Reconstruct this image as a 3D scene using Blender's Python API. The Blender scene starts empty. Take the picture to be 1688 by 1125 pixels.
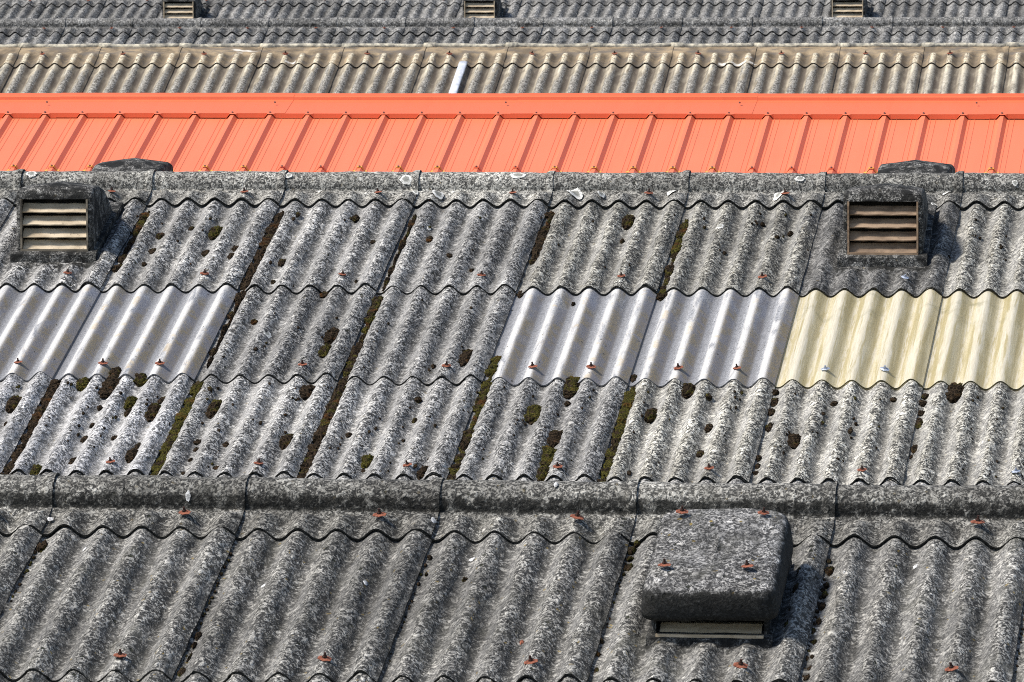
import bpy, bmesh, math, random
import numpy as np
from mathutils import Vector, Matrix

scene = bpy.context.scene
col = scene.collection
R = math.radians

# ------------------------------------------------------------------ camera
CAM_H = 11.0
cam_d = bpy.data.cameras.new("camera")
cam_d.sensor_width = 36.0
cam_d.lens = 205.24
cam_d.clip_start = 0.5
cam_d.clip_end = 3000
cam_d.dof.use_dof = True
cam_d.dof.focus_distance = 33.0
cam_d.dof.aperture_fstop = 20.0
cam = bpy.data.objects.new("camera", cam_d)
col.objects.link(cam)
right = Vector((0.9872249449, 0.1590784720, -0.0089971023))
down = Vector((0.0073183451, -0.1016798956, -0.9947902496))
fwd = Vector((-0.1591645372, 0.9820159055, -0.1015451205))
m = Matrix((( right.x, -down.x, -fwd.x, 0), (right.y, -down.y, -fwd.y, 0), (right.z, -down.z, -fwd.z, CAM_H), (0, 0, 0, 1)))
cam.matrix_world = m
scene.camera = cam

# ------------------------------------------------------------------ light
SUN_EL = R(54)
SUN_AZ = R(-113)         # clockwise from +Y (away from the camera): to the left
sdir = Vector((math.sin(SUN_AZ) * math.cos(SUN_EL), math.cos(SUN_AZ) * math.cos(SUN_EL), math.sin(SUN_EL)))
world = bpy.data.worlds.new("World")
scene.world = world
world.use_nodes = True
wn = world.node_tree
sky = wn.nodes.new("ShaderNodeTexSky")
sky.sky_type = 'NISHITA'
sky.sun_disc = False
sky.sun_elevation = SUN_EL
sky.sun_rotation = SUN_AZ
wn.links.new(sky.outputs[0], wn.nodes["Background"].inputs[0])
wn.nodes["Background"].inputs[1].default_value = 0.115
sun_d = bpy.data.lights.new("sun", 'SUN')
sun_d.energy = 4.1
sun_d.angle = R(9)
sun_d.color = (1.0, 0.94, 0.86)
sun = bpy.data.objects.new("sun", sun_d)
sun.rotation_euler = sdir.to_track_quat('Z', 'Y').to_euler()
sun.location = (0, 20, 40)
col.objects.link(sun)
scene.view_settings.view_transform = 'Standard'
scene.view_settings.look = 'None'
scene.view_settings.exposure = 0.30
scene.view_settings.gamma = 1.0
scene.render.engine = 'CYCLES'
scene.cycles.filter_width = 1.0
scene.cycles.use_denoising = False
scene.cycles.max_bounces = 5

# ------------------------------------------------------------------ numpy noise
def _hash(ix, iy, iz, seed):
    h = (ix.astype(np.int64) * 374761393 + iy.astype(np.int64) * 668265263 + iz.astype(np.int64) * 2147483647 + seed * 1274126177) & 0xFFFFFFFF
    h = ((h ^ (h >> 13)) * 1274126177) & 0xFFFFFFFF
    h = (h ^ (h >> 16)) & 0xFFFFFFFF
    h = (h * 2246822519) & 0xFFFFFFFF
    h = h ^ (h >> 15)
    return (h & 0xFFFFFF) / float(0xFFFFFF) * 2 - 1

def vnoise(x, y, z, seed=0):
    x0 = np.floor(x); y0 = np.floor(y); z0 = np.floor(z)
    fx = x - x0; fy = y - y0; fz = z - z0
    fx = fx * fx * (3 - 2 * fx); fy = fy * fy * (3 - 2 * fy); fz = fz * fz * (3 - 2 * fz)
    r = 0
    for a in (0, 1):
        wa = fx if a else 1 - fx
        for b in (0, 1):
            wb = fy if b else 1 - fy
            for c in (0, 1):
                wc = fz if c else 1 - fz
                r = r + wa * wb * wc * _hash(x0 + a, y0 + b, z0 + c, seed)
    return r

def fbm(x, y, z, octv=3, seed=0):
    r = 0; a = 1.0; t = 0
    for o in range(octv):
        r = r + a * vnoise(x, y, z, seed + o * 17); t += a
        x = x * 2.03; y = y * 2.03; z = z * 2.03; a *= 0.5
    return r / t

def sstep(x):
    x = np.clip(x, 0, 1)
    return x * x * (3 - 2 * x)

# ------------------------------------------------------------------ object helpers
def tag(o, label=None, cat=None, group=None, kind=None):
    if label: o["label"] = label
    if cat: o["category"] = cat
    if group: o["group"] = group
    if kind: o["kind"] = kind
    return o

def empty(name, loc):
    o = bpy.data.objects.new(name, None)
    o.empty_display_size = 0.2
    o.location = loc
    col.objects.link(o)
    return o

def origin_of(parent):
    p = Vector((0, 0, 0))
    while parent is not None:
        p += parent.location
        parent = parent.parent
    return p

def link_mesh(name, me, mats, parent=None, loc=(0, 0, 0)):
    for mm in mats:
        me.materials.append(mm)
    o = bpy.data.objects.new(name, me)
    o.location = loc
    o.parent = parent
    col.objects.link(o)
    return o

def np_mesh(name, V, F, mats, parent=None, midx=None, attrs=None, smooth=True, world=True, loc=(0, 0, 0)):
    """V (n,3) in world coordinates (made relative to the parent), F (m,4) quads."""
    V = np.asarray(V, dtype=np.float64)
    if world:
        o = origin_of(parent) + Vector(loc)
        V = V - np.array([o.x, o.y, o.z])
    me = bpy.data.meshes.new(name)
    n = len(V); mF = len(F)
    me.vertices.add(n)
    me.vertices.foreach_set("co", V.astype(np.float32).ravel())
    me.loops.add(mF * 4)
    me.loops.foreach_set("vertex_index", np.asarray(F, dtype=np.int32).ravel())
    me.polygons.add(mF)
    me.polygons.foreach_set("loop_start", np.arange(0, mF * 4, 4, dtype=np.int32))
    me.polygons.foreach_set("use_smooth", np.full(mF, smooth))
    if midx is not None:
        me.polygons.foreach_set("material_index", np.asarray(midx, dtype=np.int32))
    me.update(calc_edges=True)
    if attrs:
        for k, a in attrs.items():
            at = me.attributes.new(k, 'FLOAT', 'POINT')
            at.data.foreach_set("value", np.asarray(a, dtype=np.float32).ravel())
    me.validate()
    return link_mesh(name, me, mats, parent, loc)

def bm_obj(name, bm, mats, parent=None, smooth=False, world=True, loc=(0, 0, 0)):
    if world:
        o = origin_of(parent) + Vector(loc)
        bmesh.ops.translate(bm, verts=bm.verts, vec=-o)
    bmesh.ops.recalc_face_normals(bm, faces=bm.faces)
    me = bpy.data.meshes.new(name)
    for f in bm.faces: f.smooth = smooth
    bm.to_mesh(me); bm.free()
    return link_mesh(name, me, mats, parent, loc)

def grid_faces(nv, nu, off=0, flip=False):
    i = np.arange(nv - 1)[:, None] * nu + np.arange(nu - 1)[None, :] + off
    f = np.stack([i, i + 1, i + nu + 1, i + nu], -1).reshape(-1, 4)
    return f[:, ::-1] if flip else f

def shell(name, G, N, t, mats, parent, attrs, edges=("bottom", "right"), flip=False, edge_mat=1):
    """G (nv,nu,3) surface grid, N normals; adds skirts of thickness t at the named edges."""
    nv, nu, _ = G.shape
    V = [G.reshape(-1, 3)]; F = [grid_faces(nv, nu, 0, flip)]
    A = {k: [a.reshape(-1)] for k, a in attrs.items()}
    mi = [np.zeros((nv - 1) * (nu - 1), int)]
    base = nv * nu
    def add(line, nrm, aa):
        nonlocal base
        n = len(line)
        V.append(line); V.append(line - nrm * t * .5); V.append(line - nrm * t)
        F.append(grid_faces(3, n, base)); mi.append(np.full(2 * (n - 1), edge_mat))
        for k in A: A[k] += [aa[k], aa[k], aa[k]]
        base += 3 * n
    if "bottom" in edges: add(G[-1], N[-1], {k: a[-1] for k, a in attrs.items()})
    if "top" in edges: add(G[0], N[0], {k: a[0] for k, a in attrs.items()})
    if "right" in edges: add(G[:, -1], N[:, -1], {k: a[:, -1] for k, a in attrs.items()})
    if "left" in edges: add(G[:, 0], N[:, 0], {k: a[:, 0] for k, a in attrs.items()})
    return np_mesh(name, np.concatenate(V), np.concatenate(F), mats, parent, np.concatenate(mi),
                   {k: np.concatenate(a) for k, a in A.items()})

# ------------------------------------------------------------------ node helpers
class NT:
    def __init__(s, name):
        s.mat = bpy.data.materials.new(name); s.mat.use_nodes = True
        s.t = s.mat.node_tree; s.b = s.t.nodes["Principled BSDF"]
        s.out = s.t.nodes["Material Output"]
        s.tc = s.n("ShaderNodeTexCoord").outputs["Object"]
    def n(s, k, **kw):
        x = s.t.nodes.new(k)
        for a, v in kw.items(): setattr(x, a, v)
        return x
    def put(s, sock, v):
        if isinstance(v, bpy.types.NodeSocket): s.t.links.new(v, sock)
        elif isinstance(v, (tuple, list)) and len(v) == 3 and sock.type == 'RGBA': sock.default_value = (*v, 1)
        else: sock.default_value = v
    def math(s, op, a, b=None, c=None, clamp=False):
        x = s.n("ShaderNodeMath", operation=op, use_clamp=clamp)
        s.put(x.inputs[0], a)
        if b is not None: s.put(x.inputs[1], b)
        if c is not None: s.put(x.inputs[2], c)
        return x.outputs[0]
    def noise(s, scale, detail=3, rough=.55, dist=0, vec=None, w=None):
        x = s.n("ShaderNodeTexNoise")
        x.inputs["Scale"].default_value = scale; x.inputs["Detail"].default_value = detail
        x.inputs["Roughness"].default_value = rough; x.inputs["Distortion"].default_value = dist
        s.t.links.new(vec or s.tc, x.inputs["Vector"])
        return x.outputs["Fac"]
    def noisec(s, scale, detail=2, vec=None):
        x = s.n("ShaderNodeTexNoise")
        x.inputs["Scale"].default_value = scale; x.inputs["Detail"].default_value = detail
        s.t.links.new(vec or s.tc, x.inputs["Vector"])
        return x.outputs["Color"]
    def voro(s, scale, vec=None, rnd=1.0):
        x = s.n("ShaderNodeTexVoronoi")
        x.inputs["Scale"].default_value = scale; x.inputs["Randomness"].default_value = rnd
        s.t.links.new(vec or s.tc, x.inputs["Vector"])
        sep = s.n("ShaderNodeSeparateColor"); s.t.links.new(x.outputs["Color"], sep.inputs[0])
        return x.outputs["Distance"], sep.outputs[0], sep.outputs[1]
    def ramp(s, fac, lo, hi, a=0.0, b=1.0):
        x = s.n("ShaderNodeMapRange", interpolation_type='SMOOTHSTEP')
        s.put(x.inputs[0], fac); x.inputs[1].default_value = lo; x.inputs[2].default_value = hi
        x.inputs[3].default_value = a; x.inputs[4].default_value = b
        return x.outputs[0]
    def mix(s, f, a, b, mode='MIX'):
        x = s.n("ShaderNodeMix", data_type='RGBA', blend_type=mode)
        s.put(x.inputs[0], f); s.put(x.inputs[6], a); s.put(x.inputs[7], b)
        return x.outputs[2]
    def warp(s, scale, amt, vec=None):
        c = s.noisec(scale, 2, vec)
        v = s.n("ShaderNodeVectorMath", operation='SUBTRACT'); s.t.links.new(c, v.inputs[0]); v.inputs[1].default_value = (.5, .5, .5)
        k = s.n("ShaderNodeVectorMath", operation='SCALE'); s.t.links.new(v.outputs[0], k.inputs[0]); k.inputs[3].default_value = amt
        a = s.n("ShaderNodeVectorMath", operation='ADD'); s.t.links.new(vec or s.tc, a.inputs[0]); s.t.links.new(k.outputs[0], a.inputs[1])
        return a.outputs[0]
    def scalev(s, sc, vec=None, rot=(0, 0, 0)):
        x = s.n("ShaderNodeMapping"); x.inputs["Scale"].default_value = sc; x.inputs["Rotation"].default_value = rot
        s.t.links.new(vec or s.tc, x.inputs["Vector"]); return x.outputs[0]
    def attr(s, name):
        return s.n("ShaderNodeAttribute", attribute_name=name).outputs["Fac"]
    def rnd(s):
        return s.n("ShaderNodeObjectInfo").outputs["Random"]
    def bump(s, h, dist, strength=1.0, prev=None):
        x = s.n("ShaderNodeBump"); x.inputs["Distance"].default_value = dist; x.inputs["Strength"].default_value = strength
        s.t.links.new(h, x.inputs["Height"])
        if prev is not None: s.t.links.new(prev, x.inputs["Normal"])
        return x.outputs[0]
    def fin(s, colr, rough=.9, normal=None, spec=.3, metal=0.0):
        s.put(s.b.inputs["Base Color"], colr); s.put(s.b.inputs["Roughness"], rough)
        s.b.inputs["Specular IOR Level"].default_value = spec
        s.b.inputs["Metallic"].default_value = metal
        if normal is not None: s.t.links.new(normal, s.b.inputs["Normal"])
        return s.mat

def mat_cement(name, mid=.27, light=.62, dark=.045, warm=0.0, wear=1.0, fine=1.0, crestmix=.65, algae=.25, bumpd=.006, black=0.0, green=.3, trough=.55):
    """weathered fibre cement, grown over with crusts of pale and black lichen"""
    k = NT(name)
    prof = k.attr("prof"); side = k.attr("side")
    w1 = k.warp(30 * fine, .035 / fine)
    v = k.scalev((1.0, 1.0, 1.0), w1)
    big = k.noise(1.6, 3); med = k.noise(11, 4, .6, .6)
    fl = k.noise(66 * fine, 4, .62, 1.6)
    fl2 = k.noise(150 * fine, 3, .6, .8)
    # crest weight
    cw = k.math('ADD', k.math('MULTIPLY', prof, .45), k.math('MULTIPLY', side, .28))
    cw = k.math('ADD', cw, k.math('MULTIPLY', k.math('SUBTRACT', med, .5), 2.2))
    cw = k.ramp(k.math('ADD', cw, .38), 0.05, .85)
    cw = k.math('ADD', k.math('MULTIPLY', cw, .3), k.math('MULTIPLY', k.attr("crust"), .7))
    cw = k.math('ADD', k.math('MULTIPLY', cw, crestmix), 1 - crestmix)
    tint = (1 + .05 * warm, 1.0, 1 - .10 * warm)
    C = lambda g, w=1.0: (g * (1 + .05 * warm * w), g * (1 + .01 * warm), g * (1.03 - .13 * warm * w))
    base = k.mix(k.ramp(fl, .44, .56), C(mid * .42), C(mid * 1.4))
    smooth = k.mix(k.ramp(med, .3, .7), (mid * .78, mid * .77, mid * .74), (mid * 1.12, mid * 1.11, mid * 1.06))
    smooth = k.mix(k.ramp(fl2, .35, .65, .0, .6), smooth, C(mid * .6))
    smooth = k.mix(k.ramp(side, -.1, -.9, 0, .45), smooth, (mid * 1.7, mid * 1.68, mid * 1.64))  # left flanks lightened: their sunlit sheen put into the colour
    smooth = k.mix(k.ramp(fl, .60, .70, 0, .6), smooth, (light * .7, light * .67, light * .6))
    smooth = k.mix(k.ramp(fl, .42, .34, 0, .6), smooth, (mid * .4, mid * .39, mid * .35))
    c = k.mix(cw, smooth, base)
    # streaky grime; wave shading of troughs and right flanks painted in too
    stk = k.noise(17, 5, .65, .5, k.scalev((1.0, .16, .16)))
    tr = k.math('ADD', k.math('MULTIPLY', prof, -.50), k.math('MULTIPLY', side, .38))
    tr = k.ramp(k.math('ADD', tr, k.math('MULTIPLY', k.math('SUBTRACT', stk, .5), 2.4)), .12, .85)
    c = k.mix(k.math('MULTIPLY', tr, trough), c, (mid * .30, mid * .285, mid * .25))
    wm = k.ramp(k.noise(4.5, 3, .6, .8), .33, .66, .35, 1.15)
    # pale crust flakes
    d1, r1, q1 = k.voro(62 * fine, w1)
    pale = k.math('MULTIPLY', k.ramp(r1, .60, .72), k.ramp(d1, .62, .40))
    pale = k.math('MULTIPLY', pale, k.ramp(k.math('ADD', fl, k.math('MULTIPLY', med, .6)), .66, .86))
    pale = k.math('MULTIPLY', pale, k.math('MULTIPLY', k.math('MULTIPLY', cw, .95 * wear), wm), clamp=True)
    c = k.mix(pale, c, (light, light * .975, light * (.93 - .05 * warm)))
    pale2 = k.math('MULTIPLY', k.ramp(fl, .535, .575), k.math('MULTIPLY', k.math('MULTIPLY', cw, .80 * wear), wm), clamp=True)
    c = k.mix(pale2, c, (light * .85, light * .82, light * (.77 - .04 * warm)))
    # black lichen specks and pits
    d2, r2, q2 = k.voro(85 * fine, w1)
    dk = k.math('MULTIPLY', k.ramp(r2, .72, .80), k.ramp(d2, .55, .38))
    dk = k.math('MULTIPLY', dk, k.math('MULTIPLY', cw, .9 * wear), clamp=True)
    c = k.mix(dk, c, (dark, dark, dark * .95))
    dk2 = k.math('MULTIPLY', k.ramp(k.math('SUBTRACT', fl, k.math('MULTIPLY', side, .025)), .465, .425), k.math('MULTIPLY', cw, .85 * wear), clamp=True)
    c = k.mix(dk2, c, (dark * 1.6, dark * 1.6, dark * 1.55))
    # small moss pits
    d3, r3, q3 = k.voro(21, k.warp(18, .03))
    pit = k.math('MULTIPLY', k.ramp(r3, .86, .90), k.ramp(d3, .24, .16))
    pit = k.math('MULTIPLY', pit, k.ramp(k.math('ADD', side, prof), -.2, .6), clamp=True)
    c = k.mix(k.math('MULTIPLY', pit, .9), c, (.022, .026, .014))
    # algae and grime clouds
    al_ = k.math('MULTIPLY', k.ramp(k.noise(3.2, 4, .6, 1.0), .48, .74), algae, clamp=True)
    c = k.mix(al_, c, (.10, .098, .078), 'MIX')
    # rare yellow and orange lichen
    d4, r4, q4 = k.voro(34, w1)
    yl = k.math('MULTIPLY', k.math('MULTIPLY', k.ramp(r4, .93, .95), k.ramp(d4, .30, .2)), green)
    c = k.mix(yl, c, (.26, .19, .06))
    sn = k.math('ADD', k.attr("darkening"), k.math('MULTIPLY', k.math('SUBTRACT', k.noise(20, 5, .68, .8), .5), 1.9))
    c = k.mix(k.math('MULTIPLY', k.ramp(sn, .42, .90), .93), c, (.016, .016, .014))
    if black > 0:
        bl = k.math('MULTIPLY', k.ramp(k.noise(9, 5, .65, .8), .36, .60), black, clamp=True)
        c = k.mix(bl, c, (.018, .018, .017))
    # per sheet tone
    tone = k.math('ADD', .80, k.math('MULTIPLY', k.rnd(), .40))
    tone = k.math('MULTIPLY', tone, k.ramp(big, .32, .68, .78, 1.16))
    tone = k.math('MULTIPLY', tone, k.ramp(k.noise(6, 4, .6, 1.0), .32, .66, .80, 1.14))
    cmb = k.n("ShaderNodeCombineColor"); 
    for i in range(3): k.t.links.new(tone, cmb.inputs[i])
    c = k.mix(1.0, c, cmb.outputs[0], 'MULTIPLY')
    h = k.math('ADD', k.math('MULTIPLY', fl, 1.1), k.math('MULTIPLY', fl2, .35))
    h = k.math('ADD', h, k.math('MULTIPLY', k.ramp(d1, .0, .6, .45, 0), k.ramp(r1, .4, .8)))
    h = k.math('SUBTRACT', h, k.math('MULTIPLY', pit, 1.5))
    h = k.math('MULTIPLY', h, k.math('ADD', .35, k.math('MULTIPLY', cw, .75)))
    nb = k.bump(h, bumpd, .9)
    nb = k.bump(med, .012, .5, nb)
    return k.fin(c, .92, nb, .2)

def mat_newcement(name):
    k = NT(name)
    prof = k.attr("prof"); side = k.attr("side"); sv = k.attr("sv")
    fib = k.noise(60, 5, .7, 2.0); med = k.noise(7, 4, .6, .7); sp = k.noise(170, 2, .6)
    st = k.noise(9, 4, .6, .6, k.scalev((1.6, .35, .35)))
    c = k.mix(k.ramp(fib, .42, .58), (.17, .175, .185), (.46, .468, .485))
    c = k.mix(k.ramp(sp, .40, .30, 0, .6), c, (.10, .10, .115))
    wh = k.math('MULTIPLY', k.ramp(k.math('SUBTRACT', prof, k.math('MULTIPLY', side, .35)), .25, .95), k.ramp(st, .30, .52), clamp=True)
    c = k.mix(k.math('MULTIPLY', wh, .72), c, (.80, .775, .73))  # white crest highlights, leaning left, painted into the colour
    # ochre run-off stains beside the crests, stronger down the sheet
    s = k.math('MULTIPLY', k.ramp(side, .05, .75), k.ramp(k.math('ADD', st, k.math('MULTIPLY', sv, .30)), .90, 1.22))
    s = k.math('MULTIPLY', s, k.ramp(fib, .35, .55))
    c = k.mix(k.math('MULTIPLY', s, .85), c, (.25, .185, .08))
    y = k.math('MULTIPLY', k.ramp(prof, .5, .95), k.ramp(med, .56, .68))
    c = k.mix(k.math('MULTIPLY', y, .5), c, (.60, .46, .26))
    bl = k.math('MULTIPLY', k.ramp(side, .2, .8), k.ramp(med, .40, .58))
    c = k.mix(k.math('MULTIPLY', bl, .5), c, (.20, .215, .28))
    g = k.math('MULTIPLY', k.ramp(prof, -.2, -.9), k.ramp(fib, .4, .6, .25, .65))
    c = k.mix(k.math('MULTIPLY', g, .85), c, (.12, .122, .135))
    d, r, q = k.voro(30, k.warp(20, .03))
    c = k.mix(k.math('MULTIPLY', k.ramp(r, .965, .975), k.ramp(d, .25, .15)), c, (.05, .045, .03))
    nb = k.bump(k.math('ADD', fib, k.math('MULTIPLY', sp, .4)), .007, .9)
    return k.fin(c, .62, nb, .4)

def mat_grp(name):
    """old glass-fibre rooflight, yellowed, with worn whitish crests"""
    k = NT(name)
    prof = k.attr("prof"); side = k.attr("side"); sv = k.attr("sv")
    big = k.noise(2.2, 4, .6, .8)
    ln = k.noise(26, 5, .65, .4, k.scalev((1.0, .05, .05)))
    ln2 = k.noise(120, 3, .6, .2, k.scalev((1.0, .06, .06)))
    hair = k.noise(40, 4, .7, 2.5)
    c = k.mix(k.ramp(ln, .35, .65), (.56, .48, .27), (.80, .72, .49))
    c = k.mix(k.ramp(hair, .45, .62, 0, .35), c, (.40, .33, .13))
    wh = k.math('ADD', k.math('MULTIPLY', prof, .5), k.math('MULTIPLY', k.math('SUBTRACT', ln, .5), 2.6))
    wh = k.ramp(k.math('SUBTRACT', wh, k.math('MULTIPLY', side, .25)), .05, .42)
    c = k.mix(k.math('MULTIPLY', wh, .92), c, k.mix(k.ramp(ln2, .35, .65), (.74, .68, .52), (.88, .82, .66)))
    vw = k.math('MULTIPLY', k.ramp(prof, -.75, -.98), k.ramp(ln2, .4, .6))
    c = k.mix(k.math('MULTIPLY', vw, .7), c, (.86, .80, .66))
    gr = k.math('MULTIPLY', k.ramp(k.noise(5, 4, .6, 1), .50, .68), k.ramp(sv, 2.4, 1.75))
    c = k.mix(k.math('MULTIPLY', gr, .55), c, (.26, .25, .14))
    x = k.n("ShaderNodeSeparateXYZ"); k.t.links.new(k.tc, x.inputs[0])
    rst = k.math('MULTIPLY', k.ramp(ln, .50, .66), k.ramp(x.outputs[0], 5.1, 5.8))
    rst = k.math('MULTIPLY', rst, k.ramp(side, .0, .6))
    c = k.mix(k.math('MULTIPLY', rst, .6), c, (.62, .36, .16))
    nb = k.bump(k.math('ADD', ln2, k.math('MULTIPLY', hair, .5)), .0025, .6)
    k.fin(c, .42, nb, .5)
    tr = k.n("ShaderNodeBsdfTranslucent"); k.put(tr.inputs[0], (.85, .72, .38))
    tp = k.n("ShaderNodeBsdfTransparent"); k.put(tp.inputs[0], (.95, .86, .6))
    m1 = k.n("ShaderNodeMixShader"); m1.inputs[0].default_value = .22
    k.t.links.new(k.b.outputs[0], m1.inputs[1]); k.t.links.new(tr.outputs[0], m1.inputs[2])
    m2 = k.n("ShaderNodeMixShader"); m2.inputs[0].default_value = .10
    k.t.links.new(m1.outputs[0], m2.inputs[1]); k.t.links.new(tp.outputs[0], m2.inputs[2])
    k.t.links.new(m2.outputs[0], k.out.inputs[0])
    return k.mat

def mat_tan(name, x_light):
    """newer cement turned tan, grey lichen crusts on the crests lower down"""
    k = NT(name)
    prof = k.attr("prof"); side = k.attr("side"); sv = k.attr("sv")
    med = k.noise(6, 4, .6, .8); fl = k.noise(60, 4, .65, 1.0)
    st = k.noise(11, 4, .6, .4, k.scalev((1.4, .3, .3)))
    c = k.mix(k.ramp(med, .3, .7), (.19, .16, .115), (.42, .37, .28))
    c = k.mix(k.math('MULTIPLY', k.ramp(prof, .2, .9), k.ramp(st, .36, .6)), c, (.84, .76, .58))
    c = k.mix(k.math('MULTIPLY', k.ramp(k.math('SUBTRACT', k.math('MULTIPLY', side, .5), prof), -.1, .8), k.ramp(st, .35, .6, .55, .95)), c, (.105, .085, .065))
    x = k.n("ShaderNodeSeparateXYZ"); k.t.links.new(k.tc, x.inputs[0])
    gm = k.math('ADD', k.math('MULTIPLY', sv, 1.5), k.math('MULTIPLY', k.math('SUBTRACT', st, .5), 3.0))
    gm = k.ramp(k.math('ADD', gm, k.math('MULTIPLY', side, .25)), .62, 1.10)
    gm = k.math('MULTIPLY', gm, k.ramp(prof, -.35, .35, 0, .85))
    gm = k.math('MULTIPLY', gm, k.ramp(x.outputs[0], x_light, x_light - 3.5, .25, 1.0))
    g = k.mix(k.ramp(fl, .45, .57), (.035, .034, .032), (.42, .40, .36))
    c = k.mix(gm, c, g)
    nb = k.bump(fl, .006, .7)
    return k.fin(c, .8, nb, .3)

def mat_capstrip(name):
    k = NT(name)
    med = k.noise(5, 4, .6, .8); fl = k.noise(50, 4, .65, 1.0); x = k.noise(14, 4, .6, .4, k.scalev((.25, 1, 1)))
    prof = k.attr("prof")
    c = k.mix(k.ramp(med, .32, .68), (.15, .115, .075), (.38, .29, .18))
    c = k.mix(k.ramp(x, .46, .62, 0, .75), c, (.13, .115, .10))
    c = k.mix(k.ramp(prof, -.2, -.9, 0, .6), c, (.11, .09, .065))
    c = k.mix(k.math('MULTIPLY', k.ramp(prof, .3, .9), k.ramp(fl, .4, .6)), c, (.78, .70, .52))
    c = k.mix(k.ramp(k.noise(3.1, 3, .5, .3, k.scalev((.5, 1.5, 2))), .68, .72, 0, .8), c, (.80, .76, .68))
    return k.fin(c, .75, k.bump(fl, .005, .6), .3)

def mat_paint(name, colr, rough=.42, dirt=.12):
    k = NT(name)
    big = k.noise(1.3, 3); st = k.noise(14, 3, .6, .2, k.scalev((1, .08, .08)))
    d = tuple(x * .8 for x in colr)
    c = k.mix(k.ramp(st, .4, .75, 0, dirt * 2), colr, d)
    c = k.mix(k.ramp(big, .35, .7, 0, dirt * 1.5), c, tuple(min(1, x * 1.12 + .02) for x in colr))
    sp = k.noise(90, 2)
    c = k.mix(k.ramp(sp, .70, .74, 0, .5), c, (.30, .22, .18))
    return k.fin(c, rough, k.bump(k.noise(4, 2), .004, .25), .45)

def mat_simple(name, a, b, scale=40, rough=.8, bumpd=.002, metal=0.0, lo=.35, hi=.65, spec=.3):
    k = NT(name)
    f = k.noise(scale, 4, .65, .6)
    return k.fin(k.mix(k.ramp(f, lo, hi), a, b), rough, k.bump(f, bumpd, .8), spec, metal)

def mat_moss(name, olive=.35):
    k = NT(name)
    f = k.noise(14, 4, .6, .5); g = k.noise(160, 3, .7); h = k.noise(60, 3, .6, .6)
    r = k.rnd()
    c = k.mix(k.ramp(h, .35, .65), (.006, .005, .003), (.070, .048, .030))
    ol = k.ramp(k.math('ADD', f, k.math('MULTIPLY', k.math('SUBTRACT', r, .5), .16)), .60 - .25 * olive, .74 - .25 * olive)
    c = k.mix(k.math('MULTIPLY', ol, .85), c, k.mix(k.ramp(g, .4, .62), (.018, .020, .006), (.15, .135, .026)))
    ru = k.ramp(k.noise(9, 3, .5, .3), .62, .74)
    c = k.mix(k.math('MULTIPLY', ru, .55), c, (.15, .062, .016))
    nb = k.bump(g, .008, 1.0); nb = k.bump(h, .025, 1.0, nb)
    return k.fin(c, .97, nb, .08)

def mat_louvre(name, a, b):
    k = NT(name)
    st = k.noise(18, 4, .6, .4, k.scalev((.3, 1, 1))); f = k.noise(70, 3)
    c = k.mix(k.ramp(st, .3, .7), a, b)
    c = k.mix(k.ramp(f, .62, .72, 0, .6), c, (.10, .075, .05))
    return k.fin(c, .6, k.bump(f, .0015, .5), .35)

M = {}
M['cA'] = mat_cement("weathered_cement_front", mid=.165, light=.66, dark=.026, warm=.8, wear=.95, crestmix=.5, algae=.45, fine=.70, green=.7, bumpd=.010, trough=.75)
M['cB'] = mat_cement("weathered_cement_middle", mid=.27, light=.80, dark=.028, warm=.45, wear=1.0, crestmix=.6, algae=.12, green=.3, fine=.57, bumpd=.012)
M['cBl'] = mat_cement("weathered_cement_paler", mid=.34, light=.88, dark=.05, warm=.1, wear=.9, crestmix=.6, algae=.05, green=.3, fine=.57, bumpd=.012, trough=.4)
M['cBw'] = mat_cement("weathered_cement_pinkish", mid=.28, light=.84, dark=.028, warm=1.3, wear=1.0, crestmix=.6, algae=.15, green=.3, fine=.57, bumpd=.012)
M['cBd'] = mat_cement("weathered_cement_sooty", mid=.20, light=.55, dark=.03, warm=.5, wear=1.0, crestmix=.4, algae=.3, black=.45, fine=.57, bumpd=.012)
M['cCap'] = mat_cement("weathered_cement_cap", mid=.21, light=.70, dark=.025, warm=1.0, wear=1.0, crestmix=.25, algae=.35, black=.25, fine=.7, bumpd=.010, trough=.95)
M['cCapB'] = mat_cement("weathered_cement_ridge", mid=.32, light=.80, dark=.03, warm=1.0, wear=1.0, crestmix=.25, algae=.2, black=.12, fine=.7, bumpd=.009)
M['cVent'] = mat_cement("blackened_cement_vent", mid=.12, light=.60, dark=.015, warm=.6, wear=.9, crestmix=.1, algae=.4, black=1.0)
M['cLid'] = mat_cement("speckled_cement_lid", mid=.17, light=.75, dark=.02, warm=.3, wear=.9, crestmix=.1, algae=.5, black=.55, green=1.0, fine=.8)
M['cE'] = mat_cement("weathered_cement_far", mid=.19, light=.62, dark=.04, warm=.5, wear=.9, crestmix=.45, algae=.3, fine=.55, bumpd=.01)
M['edge'] = mat_simple("algae_and_shade_edge", (.008, .008, .007), (.035, .034, .028), 60)  # dark algae, with the shade of the lap gap put into the colour
M['edgeN'] = mat_simple("clean_sheet_edge", (.10, .10, .10), (.25, .25, .26), 60)
M['edgeG'] = mat_simple("fibreglass_edge", (.05, .05, .03), (.16, .14, .07), 60)
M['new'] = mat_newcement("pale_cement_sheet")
M['grp'] = mat_grp("yellowed_fibreglass")
M['tan'] = mat_tan("tan_cement_sheet", 6.0)
M['strip'] = mat_capstrip("tan_cement_ridge_strip")
M['bead'] = mat_simple("pale_ridge_bead", (.20, .19, .16), (.62, .57, .44), 14, .8, .004)
M['orange'] = mat_paint("orange_painted_steel", (.79, .198, .094))
M['orangeD'] = mat_paint("orange_painted_flashing", (.75, .155, .062))
M['rust'] = mat_simple("rusty_washer", (.13, .038, .02), (.34, .12, .07), 60, .85, .002)
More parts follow.
